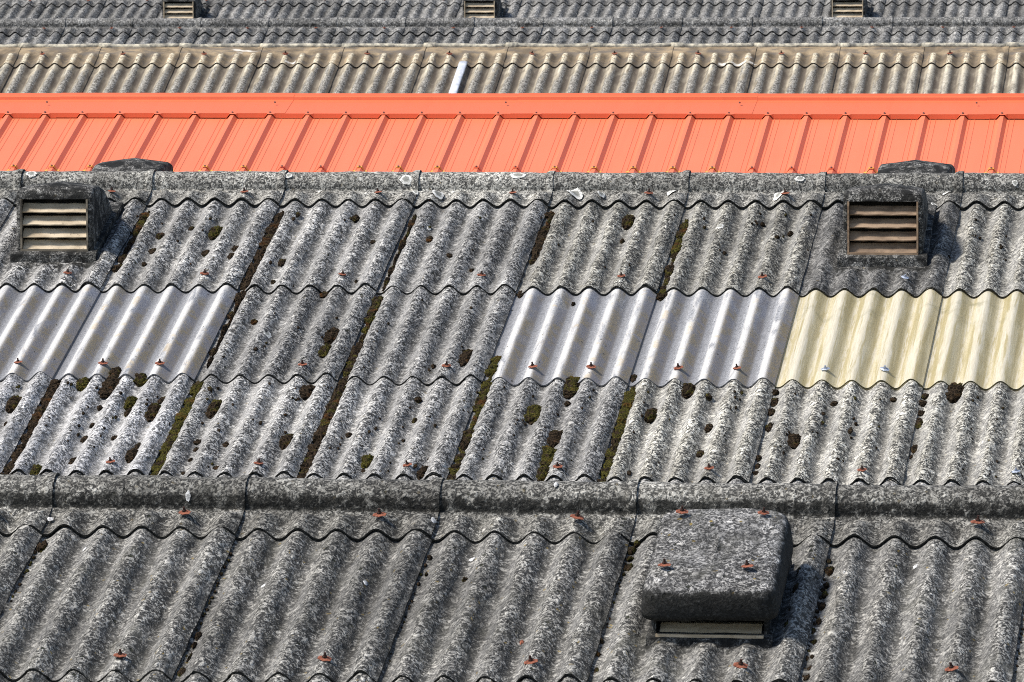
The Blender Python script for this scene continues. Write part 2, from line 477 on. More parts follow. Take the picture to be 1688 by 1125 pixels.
M['bolt'] = mat_simple("dark_rusty_bolt", (.02, .012, .010), (.07, .03, .02), 80, .7, .001)
M['zinc'] = mat_simple("galvanised_washer", (.30, .34, .42), (.52, .57, .66), 60, .45, .001, .5)
M['yellow'] = mat_simple("yellow_saddle_clip", (.66, .28, .05), (.80, .42, .09), 60, .6, .001)
M['screw'] = mat_simple("screw_head", (.12, .06, .05), (.30, .17, .14), 60, .5, .001)
M['moss'] = mat_moss("brown_moss", .15)
M['mossG'] = mat_moss("olive_moss", .75)
M['louvre'] = mat_louvre("beige_louvre", (.40, .31, .20), (.66, .54, .38))
M['louvreB'] = mat_louvre("bronze_louvre", (.16, .105, .065), (.36, .25, .16))
M['frame'] = mat_louvre("grimy_frame", (.06, .052, .04), (.26, .22, .16))
M['hollow'] = mat_simple("black_vent_backing", (.004, .004, .004), (.012, .011, .010), 20)  # near-black colour stands for the shade inside the vent
M['lichen'] = None
M['white'] = mat_simple("white_droppings", (.30, .30, .29), (.78, .78, .77), 70, .8, .002)
M['plastic'] = mat_simple("white_strip", (.50, .53, .58), (.72, .75, .80), 12, .5, .001)
M['wall'] = mat_simple("rendered_wall", (.26, .24, .21), (.38, .35, .31), 3, .9, .003)
M['ground'] = mat_simple("yard_gravel", (.10, .095, .085), (.20, .19, .17), 1.5, .95, .02)
def mat_lichen():
    k = NT("white_ring_lichen")
    rad = k.attr("rad"); f = k.noise(90, 4, .7, 1.5)
    c = k.mix(k.ramp(k.math('ADD', rad, k.math('MULTIPLY', k.math('SUBTRACT', f, .5), .5)), .45, .75), (.30, .30, .27), (.80, .79, .74))
    c = k.mix(k.ramp(f, .47, .40), c, (.14, .14, .12))
    return k.fin(c, .9, k.bump(f, .002, .8), .2)
M['lichen'] = mat_lichen()

# ------------------------------------------------------------------ ground
g = bmesh.new()
for x, y in ((-600, -400), (600, -400), (600, 1200), (-600, 1200)): g.verts.new((x, y, 0))
g.faces.new(g.verts)
tag(bm_obj("ground", g, [M['ground']]), kind="structure")

# ------------------------------------------------------------------ roof frame
PITCH, AMP, T = .177, .0262, .0088
BAY = 5 * PITCH
class Roof:
    def __init__(s, apex, al=18.0, phase=-.069):
        s.ap = np.array(apex); s.a = R(al); s.ph = phase
        s.X = np.array([1., 0, 0]); c, q = math.cos(s.a), math.sin(s.a)
        s.S = np.array([0, -c, -q]); s.N = np.array([0, -q, c])
        s.Sb = np.array([0, c, -q]); s.Nb = np.array([0, q, c])
    def P(s, u, v, h, back=False):
        u, v, h = np.broadcast_arrays(np.asarray(u, float), np.asarray(v, float), np.asarray(h, float))
        S, N = (s.Sb, s.Nb) if back else (s.S, s.N)
        return s.ap + u[..., None] * s.X + v[..., None] * S + h[..., None] * N
    def cosw(s, u): return np.cos(2 * np.pi * (np.asarray(u) - s.ph) / PITCH)
    def sinw(s, u): return np.sin(2 * np.pi * (np.asarray(u) - s.ph) / PITCH)

def building(name, roof, u0, u1, depth_f, depth_b, label, wall_h_extra=0):
    e = empty(name, (roof.ap[0] + (u0 + u1) / 2, roof.ap[1], 0))
    tag(e, label, "building")
    return e

def walls(roof, parent, u0, u1, df, db, mat=None):
    """gable walls and long walls under the eaves, plus the timber-less roof underside"""
    ap = roof.ap; t = math.tan(roof.a)
    x0, x1 = ap[0] + u0 + .15, ap[0] + u1 - .15
    pts = [(-df + .15, 0), (db - .15, 0), (db - .15, ap[2] - t * (db - .15) - .12), (0, ap[2] - .12), (-df + .15, ap[2] - t * (df - .15) - .12)]
    bm = bmesh.new()
    A = [bm.verts.new((x0, ap[1] + p[0], p[1])) for p in pts]; B = [bm.verts.new((x1, ap[1] + p[0], p[1])) for p in pts]
    bm.faces.new(A); bm.faces.new(B[::-1])
    for i in (0, 1, 4): 
        j = (i + 1) % 5
        bm.faces.new((A[i], A[j], B[j], B[i]))
    return bm_obj("wall", bm, [mat or M['wall']], parent)

def sheet(roof, parent, ur, v0, v1, mat, edge, seg, dv, name="roof_sheet", rough=1.0, flat=None, seed=0, label=None, back=False, bays=1, tail=T, amp=AMP):
    """one corrugated sheet, right free edge at ur, from v0 (top, tucked under) to v1"""
    ul = ur - BAY * bays - .069 - .03
    nu = int(round((ur - ul) / PITCH * seg)) + 1; nv = max(3, int(round((v1 - v0) / dv)) + 1)
    u = np.linspace(ul, ur, nu)[None, :]; v = np.linspace(v0, v1, nv)[:, None]
    U = np.broadcast_to(u, (nv, nu)).copy(); Vv = np.broadcast_to(v, (nv, nu)).copy()
    prof = roof.cosw(U); side = roof.sinw(U)
    am = np.ones_like(U)
    if flat is not None:
        fu, fw, fa, fb = flat
        d = np.maximum(np.maximum(np.abs(U - fu) - fw, 0) / .07, np.maximum(np.maximum(fa - Vv, Vv - fb), 0) / .10)
        am = sstep(d)
    h = amp * prof * am
    crust = np.zeros_like(U); darkening = np.zeros_like(U)
    if flat is not None: darkening = .74 * (1 - sstep((d - .2) / 1.6))  # grime around the vent base
    h += tail * 1.8 * (Vv - v0) / (v1 - v0)
    h += T * 1.15 * sstep((U - (ur - .069 - .10)) / .06)
    if rough > 0:
        x, y = U, Vv
        mk = sstep((Vv - v0 - .08) / .05)
        crust = mk * sstep((prof * .8 + side * .38 + 1.5 * fbm(x * 9, y * 6, x * 0 + seed, 3, seed + 21) * min(1, rough) + .05) / .40) * min(1, rough * 1.2)
        if rough < .2: crust = crust * 0
        h += .0050 * crust * rough
        cw = .35 + .65 * crust
        h += mk * rough * (.0060 * fbm(x * 20, y * 14, x * 0 + seed * 3.1, 3, seed) * cw + .0024 * vnoise(x * 55, y * 50, x * 0, seed + 5) * cw)
        h += rough * .004 * vnoise(x * 2, y * 1.3, x * 0 + seed, seed + 9)
        # ragged edges
        e = rough * .004 * fbm(Vv * 9, Vv * 0, Vv * 0 + seed, 3, seed + 3)
        U = U + e * sstep((U - (ur - .05)) / .05)
        e2 = rough * .004 * fbm(U * 11, U * 0, U * 0 + seed, 3, seed + 4)
        Vv = Vv + e2 * sstep((Vv - (v1 - .05)) / .05)
    G = roof.P(U, Vv, h, back)
    N = np.broadcast_to(roof.Nb if back else roof.N, G.shape)
    o = shell(name, G, N, T, [mat, edge], parent, {"prof": prof, "side": side, "sv": Vv, "crust": crust, "darkening": darkening}, ("bottom", "right", "left"), flip=not back)
    if label: o["label"] = label
    return o

def cap(roof, parent, ur, mat, edge, seg, r=.095, zc=.01, vend=.31, dv=.012, rough=1.0, seed=0, lift=.023, bays=1, darkening=.0):
    ul = ur - BAY * bays - .05
    nu = int(round((ur - ul) / PITCH * seg)) + 1
    u = np.linspace(ul, ur, nu)
    ca, sa = math.cos(roof.a), math.sin(roof.a)
    na = 14 if seg > 12 else 8
    nb = max(4, int((vend - .12) / dv))
    rows = []   # forward, z, amp weight, normal f, normal z, v
    vv = np.linspace(vend, .125, nb)
    for v in vv:   # back apron
        rows.append((-v * ca, -v * sa, float(sstep(np.array((v - .118) / .075))), -sa, ca, -v, .012, 0))
    for th in np.radians(np.linspace(-104, 104, 2 * na + 1)):
        rows.append((r * math.sin(th), zc + r * math.cos(th), 0, math.sin(th), math.cos(th), r * th / 1.8, 0, darkening * float(sstep(np.array((math.degrees(th) - 48) / 30)))))  # roll gets darker towards its lower front
    for v in vv[::-1]:
        rows.append((v * ca, -v * sa, float(sstep(np.array((v - .118) / .075))), sa, ca, v, .012, darkening * .45 * max(0, 1 - (v - .12) / .08)))
    rows = np.array(rows)
    f, z, aw, nf, nz, q, off, stn = [rows[:, i][:, None] for i in range(8)]
    prof = roof.cosw(u)[None, :]; side = roof.sinw(u)[None, :]
    h = AMP * prof * aw + off * (1 - aw) + lift * aw
    lap = T * 1.3 * sstep((u - (ur - .06)) / .03)[None, :]
    h = h + lap
    if rough > 0:
        h = h + rough * .0035 * fbm(u[None, :] * 14 + q * 0, q * 14 + u[None, :] * 0, q * 0 + u[None, :] * 0 + seed, 3, seed) + rough * .004 * vnoise(u[None, :] * 3 + q * 0, q * 3 + u[None, :] * 0, q * 0 + u[None, :] * 0, seed + 2)
    G = np.empty((len(rows), nu, 3))
    G[..., 0] = roof.ap[0] + u[None, :]
    G[..., 1] = roof.ap[1] - (f + nf * h)
    G[..., 2] = roof.ap[2] + z + nz * h
    N = np.zeros_like(G); N[..., 1] = -nf; N[..., 2] = nz
    sh = (len(rows), nu)
    pa = np.broadcast_to(prof * aw + (1 - aw) * .3, sh)
    return shell("ridge_cap", G, N, T, [mat, edge], parent, {"prof": pa, "side": np.broadcast_to(side * aw, sh), "sv": np.broadcast_to(q, sh), "darkening": np.broadcast_to(stn, sh), "crust": np.broadcast_to(np.maximum(.35, aw * prof), sh)}, ("top", "bottom", "right"), flip=True)

def back_slope(roof, parent, u0, u1, v0, v1, mat, seg=8):
    nu = int((u1 - u0) / PITCH * seg); u = np.linspace(u0, u1, nu)[None, :]; v = np.array([v0, (v0 + v1) / 2, v1])[:, None]
    U = np.broadcast_to(u, (3, nu)); V = np.broadcast_to(v, (3, nu))
    G = roof.P(U, V, AMP * roof.cosw(U), True)
    return shell("back_slope", G, np.broadcast_to(roof.Nb, G.shape), T, [mat, M['edge']], parent, {"prof": roof.cosw(U), "side": roof.sinw(U), "sv": V}, ("bottom", "left", "right"), flip=False)

# ------------------------------------------------------------------ fasteners
def plate_mesh(kind, w=.062, l=.05):
    """curved plate washer folded over the crest with a bolt standing on it"""
    bm = bmesh.new()
    n = 5; top = []
    for j in range(4):
        row = []
        for i in range(n):
            x = (i / (n - 1) - .5) * w
            dia = 1 - .55 * abs(i / (n - 1) - .5) * 2
            y = (j / 3 - .5) * l * dia
            z = .008 - 3.2 * x * x - 4.0 * y * y + (.004 if 0 < i < n - 1 and 0 < j < 3 else 0)
            row.append(bm.verts.new((x, y, z)))
        top.append(row)
    fs = [bm.faces.new((top[j][i], top[j][i + 1], top[j + 1][i + 1], top[j + 1][i])) for j in range(3) for i in range(n - 1)]
    r = bmesh.ops.extrude_face_region(bm, geom=fs)
    bmesh.ops.translate(bm, verts=[v for v in r['geom'] if isinstance(v, bmesh.types.BMVert)], vec=(0, 0, .003))
    for f in bm.faces: f.material_index = 0
    def cyl(rad, z0, z1, seg, lean=0):
        m = Matrix.Translation((lean, 0, (z0 + z1) / 2))
        q = bmesh.ops.create_cone(bm, cap_ends=True, segments=seg, radius1=rad, radius2=rad * .9, depth=z1 - z0, matrix=m)
        for v in q['verts']:
            for f in v.link_faces: f.material_index = 1
    cyl(.0125, .009, .021, 6); cyl(.0065, .018, .038 if kind != 'zinc' else .034, 8, .001)
    bmesh.ops.recalc_face_normals(bm, faces=bm.faces)
    me = bpy.data.meshes.new("fastener"); bm.to_mesh(me); bm.free()
    me.materials.append(M['zinc'] if kind == 'zinc' else M['rust'])
    me.materials.append(M['zinc'] if kind == 'zinc' else M['bolt'])
    return me
FAST = {'rust': plate_mesh('rust'), 'zinc': plate_mesh('zinc')}
rng = random.Random(7)
def fastener(roof, parent, u, v, h, kind='rust', sc=1.0, name="fastener"):
    sc *= .84 * rng.uniform(.92, 1.08)
    o = bpy.data.objects.new(name, FAST[kind])
    p = Vector(roof.P(u, v, h)) - origin_of(parent)
    o.parent = parent
    rot = Matrix.Rotation(roof.a, 4, 'X') @ Matrix.Rotation(rng.uniform(-.35, .35), 4, 'Z') @ Matrix.Rotation(rng.uniform(-.2, .2), 4, 'Y') @ Matrix.Rotation(rng.uniform(-.12, .12), 4, 'X')
    o.matrix_local = Matrix.Translation(p) @ rot @ Matrix.Scale(sc, 4)
    col.objects.link(o)
    if kind == 'zinc': o["label"] = "bright galvanised bolt and washer"
    return o

# ------------------------------------------------------------------ vents
def v3(roof, base, x, d, z, sgn):
    """local vent axes: x across, d back from its front, z up"""
    return (base[0] + x * sgn, base[1] + d * sgn, base[2] + z)

def prism(bm, roof, base, sgn, xs, prof, peak=None):
    """cross-sections of polygon prof (d,z) at each x in xs; peak(x,d,z)->dz"""
    L = []
    for x in xs:
        L.append([bm.verts.new(v3(roof, base, x * (prof_s[2] if len(prof_s) > 2 else 1), prof_s[0], prof_s[1] + (peak(x, *prof_s[:2]) if peak else 0), sgn)) for prof_s in prof])
    n = len(prof); side = []
    for a, b in zip(L[:-1], L[1:]):
        for i in range(n):
            j = (i + 1) % n
            side.append((i, bm.faces.new((a[i], b[i], b[j], a[j]))))
    bm.faces.new(L[0]); bm.faces.new(L[-1][::-1])
    return L, side

def rough_mesh(o, amt, sc, seed=0):
    me = o.data; n = len(me.vertices)
    co = np.empty(n * 3, np.float32); me.vertices.foreach_get("co", co); co = co.reshape(-1, 3).astype(float)
    nr = np.empty(n * 3, np.float32); me.vertices.foreach_get("normal", nr); nr = nr.reshape(-1, 3)
    co += nr * (amt * fbm(co[:, 0] * sc, co[:, 1] * sc, co[:, 2] * sc, 3, seed))[:, None]
    me.vertices.foreach_set("co", co.astype(np.float32).ravel()); me.update()

def louvre_vent(roof, parent, uc, vf=1.30, back=False, mats=None, label=None, low=False, frame=None):
    mats = mats or (M['cVent'], M['louvre'])
    sgn = -1 if back else 1
    base = roof.P(uc, vf, 0, back); ta = math.tan(roof.a)
    bm = bmesh.new()
    # base flange following the slope
    W = .28
    fl = [(-.02, -.004, 1), (-.02, .060, 1), (-.005, .072, 1), (.02, .078, .985), (.40, .40 * ta + .075, .96), (.86, .86 * ta + .045, .93), (.90, .90 * ta - .01, .92)]
    if low: fl = [(-.02, .002, .96), (-.012, .035, .96), (.01, .045, .95), (.40, .40 * ta + .05, .95), (.76, .76 * ta + .03, .94), (.80, .80 * ta - .01, .94)]
    prism(bm, roof, base, sgn, [-W, -W * .33, W * .33, W], fl)
    bmesh.ops.bevel(bm, geom=[e for e in bm.edges if e.calc_face_angle(0) > .5], offset=.012, segments=2, profile=.6, affect='EDGES')
    # housing
    n0 = set(bm.faces)
    W2 = .252
    top = .44
    if low:
        bx = [(.02, .03, 1), (.02, .17, 1), (.10, .20, 1), (.60, .60 * ta + .16, 1), (.74, .74 * ta, 1), (.05, .0, 1)]
    else:
        bx = [(.03, .05, 1), (.03, .44, 1), (.055, .462, .985), (.11, .478, .97), (.30, .475, .95), (.46, .44, .93), (.62, .36, .90), (.74, .74 * ta + .03, .90), (.74, .74 * ta - .01, .9), (.05, .0, 1)]
    pk = (lambda x, d, z: (.030 * max(0, 1 - abs(x) / W2) if z > .45 else 0)) if not low else None
    xs = [-W2, -W2 * .5, 0, W2 * .5, W2]
    L, side = prism(bm, roof, base, sgn, xs, bx, pk)
    front = [f for i, f in side if i == 0]
    nf = [f for f in bm.faces if f not in n0]
    bmesh.ops.recalc_face_normals(bm, faces=nf)
    r = bmesh.ops.inset_region(bm, faces=front, thickness=.030 if not low else .022, use_even_offset=True)
    r2 = bmesh.ops.extrude_face_region(bm, geom=front)
    vv = [v for v in r2['geom'] if isinstance(v, bmesh.types.BMVert)]
    bmesh.ops.translate(bm, verts=vv, vec=(0, .16 * sgn, 0))
    for f in front:
        if f.is_valid: bm.faces.remove(f)
    inner = [f for f in r2['geom'] if isinstance(f, bmesh.types.BMFace)]
    for f in inner: f.material_index = 1
    for v in vv:
        for f in v.link_faces: f.material_index = 1
    es = []
    yf = base[1] + .03 * sgn
    for e in bm.edges:
        if any(f in n0 for f in e.link_faces) or len(e.link_faces) != 2: continue
        if e.calc_face_angle(0) > .45 and all(v not in vv for v in e.verts):
            cs = [v.co for v in e.verts]
            infront = all(abs(c[1] - (base[1] + (.03 if not low else .02) * sgn)) < 1e-4 and abs(c[0] - base[0]) < W2 - .01 for c in cs)
            if not infront: es.append(e)
    bmesh.ops.bevel(bm, geom=es, offset=.022, segments=3, profile=.55, affect='EDGES')
    bmesh.ops.subdivide_edges(bm, edges=[e for e in bm.edges if e.calc_length() > .09], cuts=2, use_grid_fill=True)
    o = bm_obj("roof_vent", bm, [mats[0], M['hollow']], parent, smooth=True)
    rough_mesh(o, .003, 14, 3)
    at = o.data.attributes.new("prof", 'FLOAT', 'POINT'); at.data.foreach_set("value", np.full(len(o.data.vertices), .6, np.float32))
    if label: o["label"] = label
    md = o.modifiers.new("wn", 'EDGE_SPLIT'); md.split_angle = R(40)
    # slim frame lining the opening
    fb = bmesh.new()
    zlo, zhi = (.081, .409) if not low else (.053, .146)
    wi = .2215 if not low else .2295
    def bar(xa, xb, za, zb, d0=.022, d1=.060):
        vs = [fb.verts.new(v3(roof, base, x, d, z, sgn)) for x in (xa, xb) for d in (d0, d1) for z in (za, zb)]
        for q in ((0, 1, 3, 2), (4, 6, 7, 5), (0, 4, 5, 1), (2, 3, 7, 6), (0, 2, 6, 4), (1, 5, 7, 3)): fb.faces.new([vs[i] for i in q])
    if not low: bar(-wi, -wi + .011, zlo + .012, zhi); bar(wi - .011, wi, zlo + .012, zhi)
    bar(-wi, wi, zlo - (.004 if not low else .020), zlo + (.010 if not low else -.002), .018 if not low else -.004, .070)
    fo = bm_obj("vent_frame", fb, [frame or mats[1]], o)
    # blades
    zs = [.088 + .0805 * i for i in range(4)] if not low else [.056]
    for i, z in enumerate(zs):
        b = bmesh.new(); w = .209 if not low else .217
        tk = .007
        last = (i == 0)
        rise = (.058 if last else .050) if not low else .032
        pr = [(.036, z), (.050, z + rise * .35), (.085, z + rise), (.120, z + rise * 1.05), (.120, z + rise * 1.05 - tk), (.085, z + rise - tk), (.055, z + rise * .28), (.040, z - tk)]
        nseg = 14
        Lr = []
        for k in range(nseg + 1):
            x = -w + 2 * w * k / nseg
            dz = .0012 * math.sin(k * 1.3 + i * 2) - .0015 * math.cos(math.pi * k / nseg - math.pi / 2) + rng.uniform(-.0006, .0006)
            Lr.append([b.verts.new(v3(roof, base, x, d, zz + dz, sgn)) for d, zz in pr])
        for a, c in zip(Lr[:-1], Lr[1:]):
            for q in range(len(pr)):
                q2 = (q + 1) % len(pr); b.faces.new((a[q], c[q], c[q2], a[q2]))
        b.faces.new(Lr[0]); b.faces.new(Lr[-1][::-1])
        bm_obj("louvre_blade", b, [mats[1]], o)
    return o

def vent_lid(roof, parent, uc, vc, back=False, tl=.055):
    """rounded cowl bolted over a vent, parallel to the slope"""
    sgn = -1 if back else 1
    HW, HL = .290, .375
    rings = [(.030, .165, 0), (.022, .128, 0), (.0, .125, 1), (-.002, .15, 1), (.002, .19, 1), (.006, .218, .9), (.016, .240, .6), (.036, .252, .2), (.085, .256, 0), (.13, .260, 0), (.18, .262, 0), (.22, .263, 0), (.26, .263, 0), (.285, .263, 0)]
    nseg = 120; pts = []; st = []
    for ins, h, s in rings:
        a, b = HW - ins, HL - ins
        rc = max(.012, .075 - ins * .3)
        rc = min(rc, a * .98, b * .98)
        row = []
        per = [(a - rc, b, 0), ]
        for i in range(nseg):
            t = i / nseg * 4; q = int(t); ft = t - q
            # each quarter: half edge, arc, half edge
            sx, sy = [(1, 1), (-1, 1), (-1, -1), (1, -1)][q]
            la = (b - rc) if q % 2 == 0 else (a - rc); lb = (a - rc) if q % 2 == 0 else (b - rc)
            L = la + rc * math.pi / 2 + lb; d = ft * L
            if q % 2 == 0:
                if d < la: x, y = a, d
                elif d < la + rc * math.pi / 2:
                    th = (d - la) / rc; x, y = a - rc + rc * math.cos(th), b - rc + rc * math.sin(th)
                else: x, y = a - rc - (d - la - rc * math.pi / 2), b
            else:
                if d < la: x, y = d, b
                elif d < la + rc * math.pi / 2:
                    th = (d - la) / rc; x, y = a - rc + rc * math.sin(th), b - rc + rc * math.cos(th)
                else: x, y = a, b - rc - (d - la - rc * math.pi / 2)
            row.append((x * sx, y * sy))
        pts.append((row, h)); st.append(s)
    V = []; S = []
    for (row, h), s in zip(pts, st):
        for x, y in row:
            yy = -y   # +y towards the ridge
            tilt = tl * (y / HL * .5 + .5) * max(0, (h - .125) / .11)
            hx = h + tilt
            V.append((x, yy, hx)); S.append(s * 1.2)  # black algae on the skirt
    V = np.array(V); nr = len(rings)
    nz = .010 * fbm(V[:, 0] * 5 + 3, V[:, 1] * 5, V[:, 2] * 5, 2, 31) + fbm(V[:, 0] * 12, V[:, 1] * 12, V[:, 2] * 12, 3, 5) * .004 + .010 * vnoise(V[:, 0] * 3 + 7, V[:, 1] * 3, V[:, 0] * 0, 11) * (V[:, 2] > .2)
    V[:, 2] += nz
    W = roof.P(uc + V[:, 0] * sgn, vc + V[:, 1], V[:, 2], back)
    F = []
    for r_ in range(nr - 1):
        for i in range(nseg):
            j = (i + 1) % nseg
            F.append((r_ * nseg + i, r_ * nseg + j, (r_ + 1) * nseg + j, (r_ + 1) * nseg + i))
    # centre: fold the last ring onto a strip
    c0 = (nr - 1) * nseg
    ctr = len(W); W = np.vstack([W, roof.P([uc], [vc], [.2635 + tl * .62], back)])
    S.append(0)
    for i in range(0, nseg, 2):
        F.append((c0 + i, c0 + i + 1, c0 + (i + 2) % nseg, ctr))
    o = np_mesh("vent_cowl", W, np.array(F), [M['lid']], parent, attrs={"darkening": np.array(S, float), "prof": np.full(len(W), .6)})
    me = o.data
    bm = bmesh.new(); bm.from_mesh(me); bmesh.ops.recalc_face_normals(bm, faces=bm.faces); bm.to_mesh(me); bm.free()
    return o

M['lid'] = M['cLid']

# ------------------------------------------------------------------ moss and lichen
def blob(cx, cy, cz, rx, ry, rz, seed, X, Yv, Nv, sub=16):
    """lumpy cushion as a UV grid; returns V,F"""
    nu, nv = sub * 2, sub
    th = np.linspace(0, 2 * np.pi, nu, endpoint=False)[None, :]; ph = np.linspace(.02, np.pi * .98, nv)[:, None]
    dx, dy, dz = np.cos(th) * np.sin(ph), np.sin(th) * np.sin(ph), np.cos(ph) + 0 * th
    r = 1 + .30 * fbm(dx * 1.6 + seed, dy * 1.6, dz * 1.6, 3, seed) + .42 * fbm(dx * 4.5, dy * 4.5, dz * 4.5 + seed, 3, seed + 1)
    p = np.stack([dx * r * rx, dy * r * ry, np.maximum(dz, -.5) * r * rz], -1)
    W = p[..., 0:1] * X + p[..., 1:2] * Yv + p[..., 2:3] * Nv + np.array([cx, cy, cz])
    V = W.reshape(-1, 3); i = np.arange(nv - 1)[:, None] * nu + np.arange(nu)[None, :]
    j = np.arange(nv - 1)[:, None] * nu + (np.arange(nu)[None, :] + 1) % nu
    F = np.stack([i, i + nu, j + nu, j], -1).reshape(-1, 4)
    return V, F

def lumps(roof, items):
    """items: (u, v, h, rx, ry, rz, seed) -> merged V,F"""
    Vs, Fs, b = [], [], 0
    for u, v, h, rx, ry, rz, sd, sub in items:
        p = roof.P(u, v, h)
        V, F = blob(p[0], p[1], p[2], rx, ry, rz, sd, roof.X, -roof.S, roof.N, sub)
        Vs.append(V); Fs.append(F + b); b += len(V)
    return np.concatenate(Vs), np.concatenate(Fs)

def snap_trough(roof, u):
    k = round((u - roof.ph - PITCH / 2) / PITCH)
    return roof.ph + PITCH / 2 + k * PITCH

def thing_mesh(name, V, F, mats, base, label, cat, group=None):
    o = np_mesh(name, V, F, mats, None, loc=tuple(base))
    tag(o, label, cat, group)
    return o

def patch(roof, parent, u, v, w, l, mat, seed, on, name="lichen_patch"):
    """thin crust lying on the surface given by on(u,v)->height"""
    nr, na = 5, 22
    rr = np.linspace(0.02, 1, nr)[:, None]; th = np.linspace(0, 2 * np.pi, na + 1)[None, :]
    wob = 1 + .22 * vnoise(np.cos(th) * 1.7 + seed, np.sin(th) * 1.7, th * 0, seed) + .12 * vnoise(np.cos(th) * 5 + seed, np.sin(th) * 5, th * 0, seed)
    U = u + rr * np.cos(th) * wob * w / 2; V = v + rr * np.sin(th) * wob * l / 2
    P = on(U, V)
    P = P + np.array([0, 0, 1.0]) * (.0045 - .004 * rr[..., None] ** 4)
    return np_mesh(name, P.reshape(-1, 3), grid_faces(nr, na + 1), [mat], parent, attrs={"rad": np.broadcast_to(rr, U.shape)})

# ================================================================== front building
rA = Roof((-6.22534, 25.53168, 7.61859))
bA = building("factory_building", rA, -2, 6, 5.8, 5.8, "nearest building, its grey lichen covered corrugated roof carrying one big hooded vent below the ridge")
walls(rA, bA, -1.8, 6.3, 5.7, 5.7)
rowsA = [.235, 1.745, 3.115, 4.50, 5.87]
for j in range(-1, 7):
    for r in range(4):
        v0 = rowsA[r] - (0 if r == 0 else .13)
        vis = r < 2
        vent = (j == 4 and r == 0)
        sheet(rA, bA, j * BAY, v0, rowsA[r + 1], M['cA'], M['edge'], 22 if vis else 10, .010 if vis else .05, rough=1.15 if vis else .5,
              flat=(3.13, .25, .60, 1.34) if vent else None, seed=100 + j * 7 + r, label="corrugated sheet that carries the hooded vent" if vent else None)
    cap(rA, bA, j * BAY, M['cCap'], M['edge'], 22, r=.104, zc=.012, vend=.34, dv=.009, seed=300 + j, darkening=.80, lift=.019)
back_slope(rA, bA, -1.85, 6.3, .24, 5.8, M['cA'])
for i in range(-1, 7):
    fastener(rA, bA, i * BAY - .246, .235, .056, sc=1.12)
    fastener(rA, bA, i * BAY - .246, 1.622, .045, sc=1.12)
    fastener(rA, bA, i * BAY - .246, 2.99, .036, sc=1.12)
louvre_vent(rA, bA, 3.13, 1.355, low=True, label="low louvred vent sheltered by a bolted cowl")
cowl = vent_lid(rA, bA, 3.13, .995)
for du, dv, hh in ((-.18, -.285, .322), (.172, -.285, .322), (-.20, .17, .288), (.154, .17, .288)):
    fastener(rA, bA, 3.13 + du, 1.005 + dv, hh, sc=1.0)
louvre_vent(rA, bA, 3.13, 1.335, back=True, low=True)
vent_lid(rA, bA, 3.16, 1.04, back=True, tl=0)["label"] = "top of a second cowl just showing over the ridge"

# ================================================================== middle building
rB = Roof((-8.42041, 37.37468, 8.13879))
bB = building("factory_building", rB, -2, 8, 5.8, 5.8, "middle building with patchwork corrugated roof, two louvred vents, pale sheets and yellow rooflights")
walls(rB, bB, -2.5, 8.6, 5.7, 5.7)
rowsB = [.21, 1.714, 3.089, 4.475, 5.86]
for j in range(-1, 9):
    for r in range(4):
        v0 = rowsB[r] - (0 if r == 0 else .135)
        vis = r < 3
        mt, ed, lab, ro = M['cB'], M['edge'], None, 1.0
        if r == 2 and j <= 1: mt = M['cBl']
        if r == 0 and j >= 6: mt = M['cBd']
        if r == 2 and j >= 5: mt = M['cBw']
        if r == 0 and j in (4, 5): mt = M['cBw']
        if r == 0 and j >= 7: mt = M['cBw']
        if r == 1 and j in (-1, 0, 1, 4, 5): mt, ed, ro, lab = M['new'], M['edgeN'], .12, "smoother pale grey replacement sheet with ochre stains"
        if r == 1 and j >= 6: mt, ed, ro, lab = M['grp'], M['edgeG'], .10, "yellowed translucent fibreglass rooflight sheet"
        fl = None
        if r == 0 and j == 0: fl = (-.392, .26, .60, 1.33)
        if r == 0 and j == 6: fl = (4.905, .26, .60, 1.33)
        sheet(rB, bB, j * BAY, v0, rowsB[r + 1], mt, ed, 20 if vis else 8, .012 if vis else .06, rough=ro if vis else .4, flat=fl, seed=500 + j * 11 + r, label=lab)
    cap(rB, bB, j * BAY, M['cCapB'] if j < 6 else M['cCap'], M['edge'], 20, r=.092, zc=.008, vend=.31, dv=.011, seed=700 + j, darkening=.32)
back_slope(rB, bB, -2.6, 8.7, .22, 5.8, M['cB'])
for i in range(-1, 9):
    if i not in (6,): fastener(rB, bB, i * BAY - .24, .225, .053)
    fastener(rB, bB, i * BAY - .24, 1.56, .045, 'zinc' if i == 6 else 'rust')
    fastener(rB, bB, i * BAY - .24, 4.366, .045, 'zinc' if i >= 7 else 'rust')
for i in range(-1, 8):
    kd = 'zinc' if i >= 6 else 'rust'
    fastener(rB, bB, i * BAY - .24, 2.945, .043, kd, sc=1.05)
    if i in (-1, 1, 4, 5, 6): fastener(rB, bB, i * BAY - .594, 2.95, .043, kd, sc=1.05)
louvre_vent(rB, bB, -.392, 1.30, frame=M["frame"], label="blackened roof vent with beige louvres at the left end")
louvre_vent(rB, bB, 4.905, 1.29, mats=(M['cVent'], M['louvreB']), label="roof vent with bronze brown louvres near the right end")
for uc in (-.392, 4.905):
    louvre_vent(rB, bB, uc, 1.30, back=True)["label"] = "dark hood of a vent on the far slope peeping over the ridge"

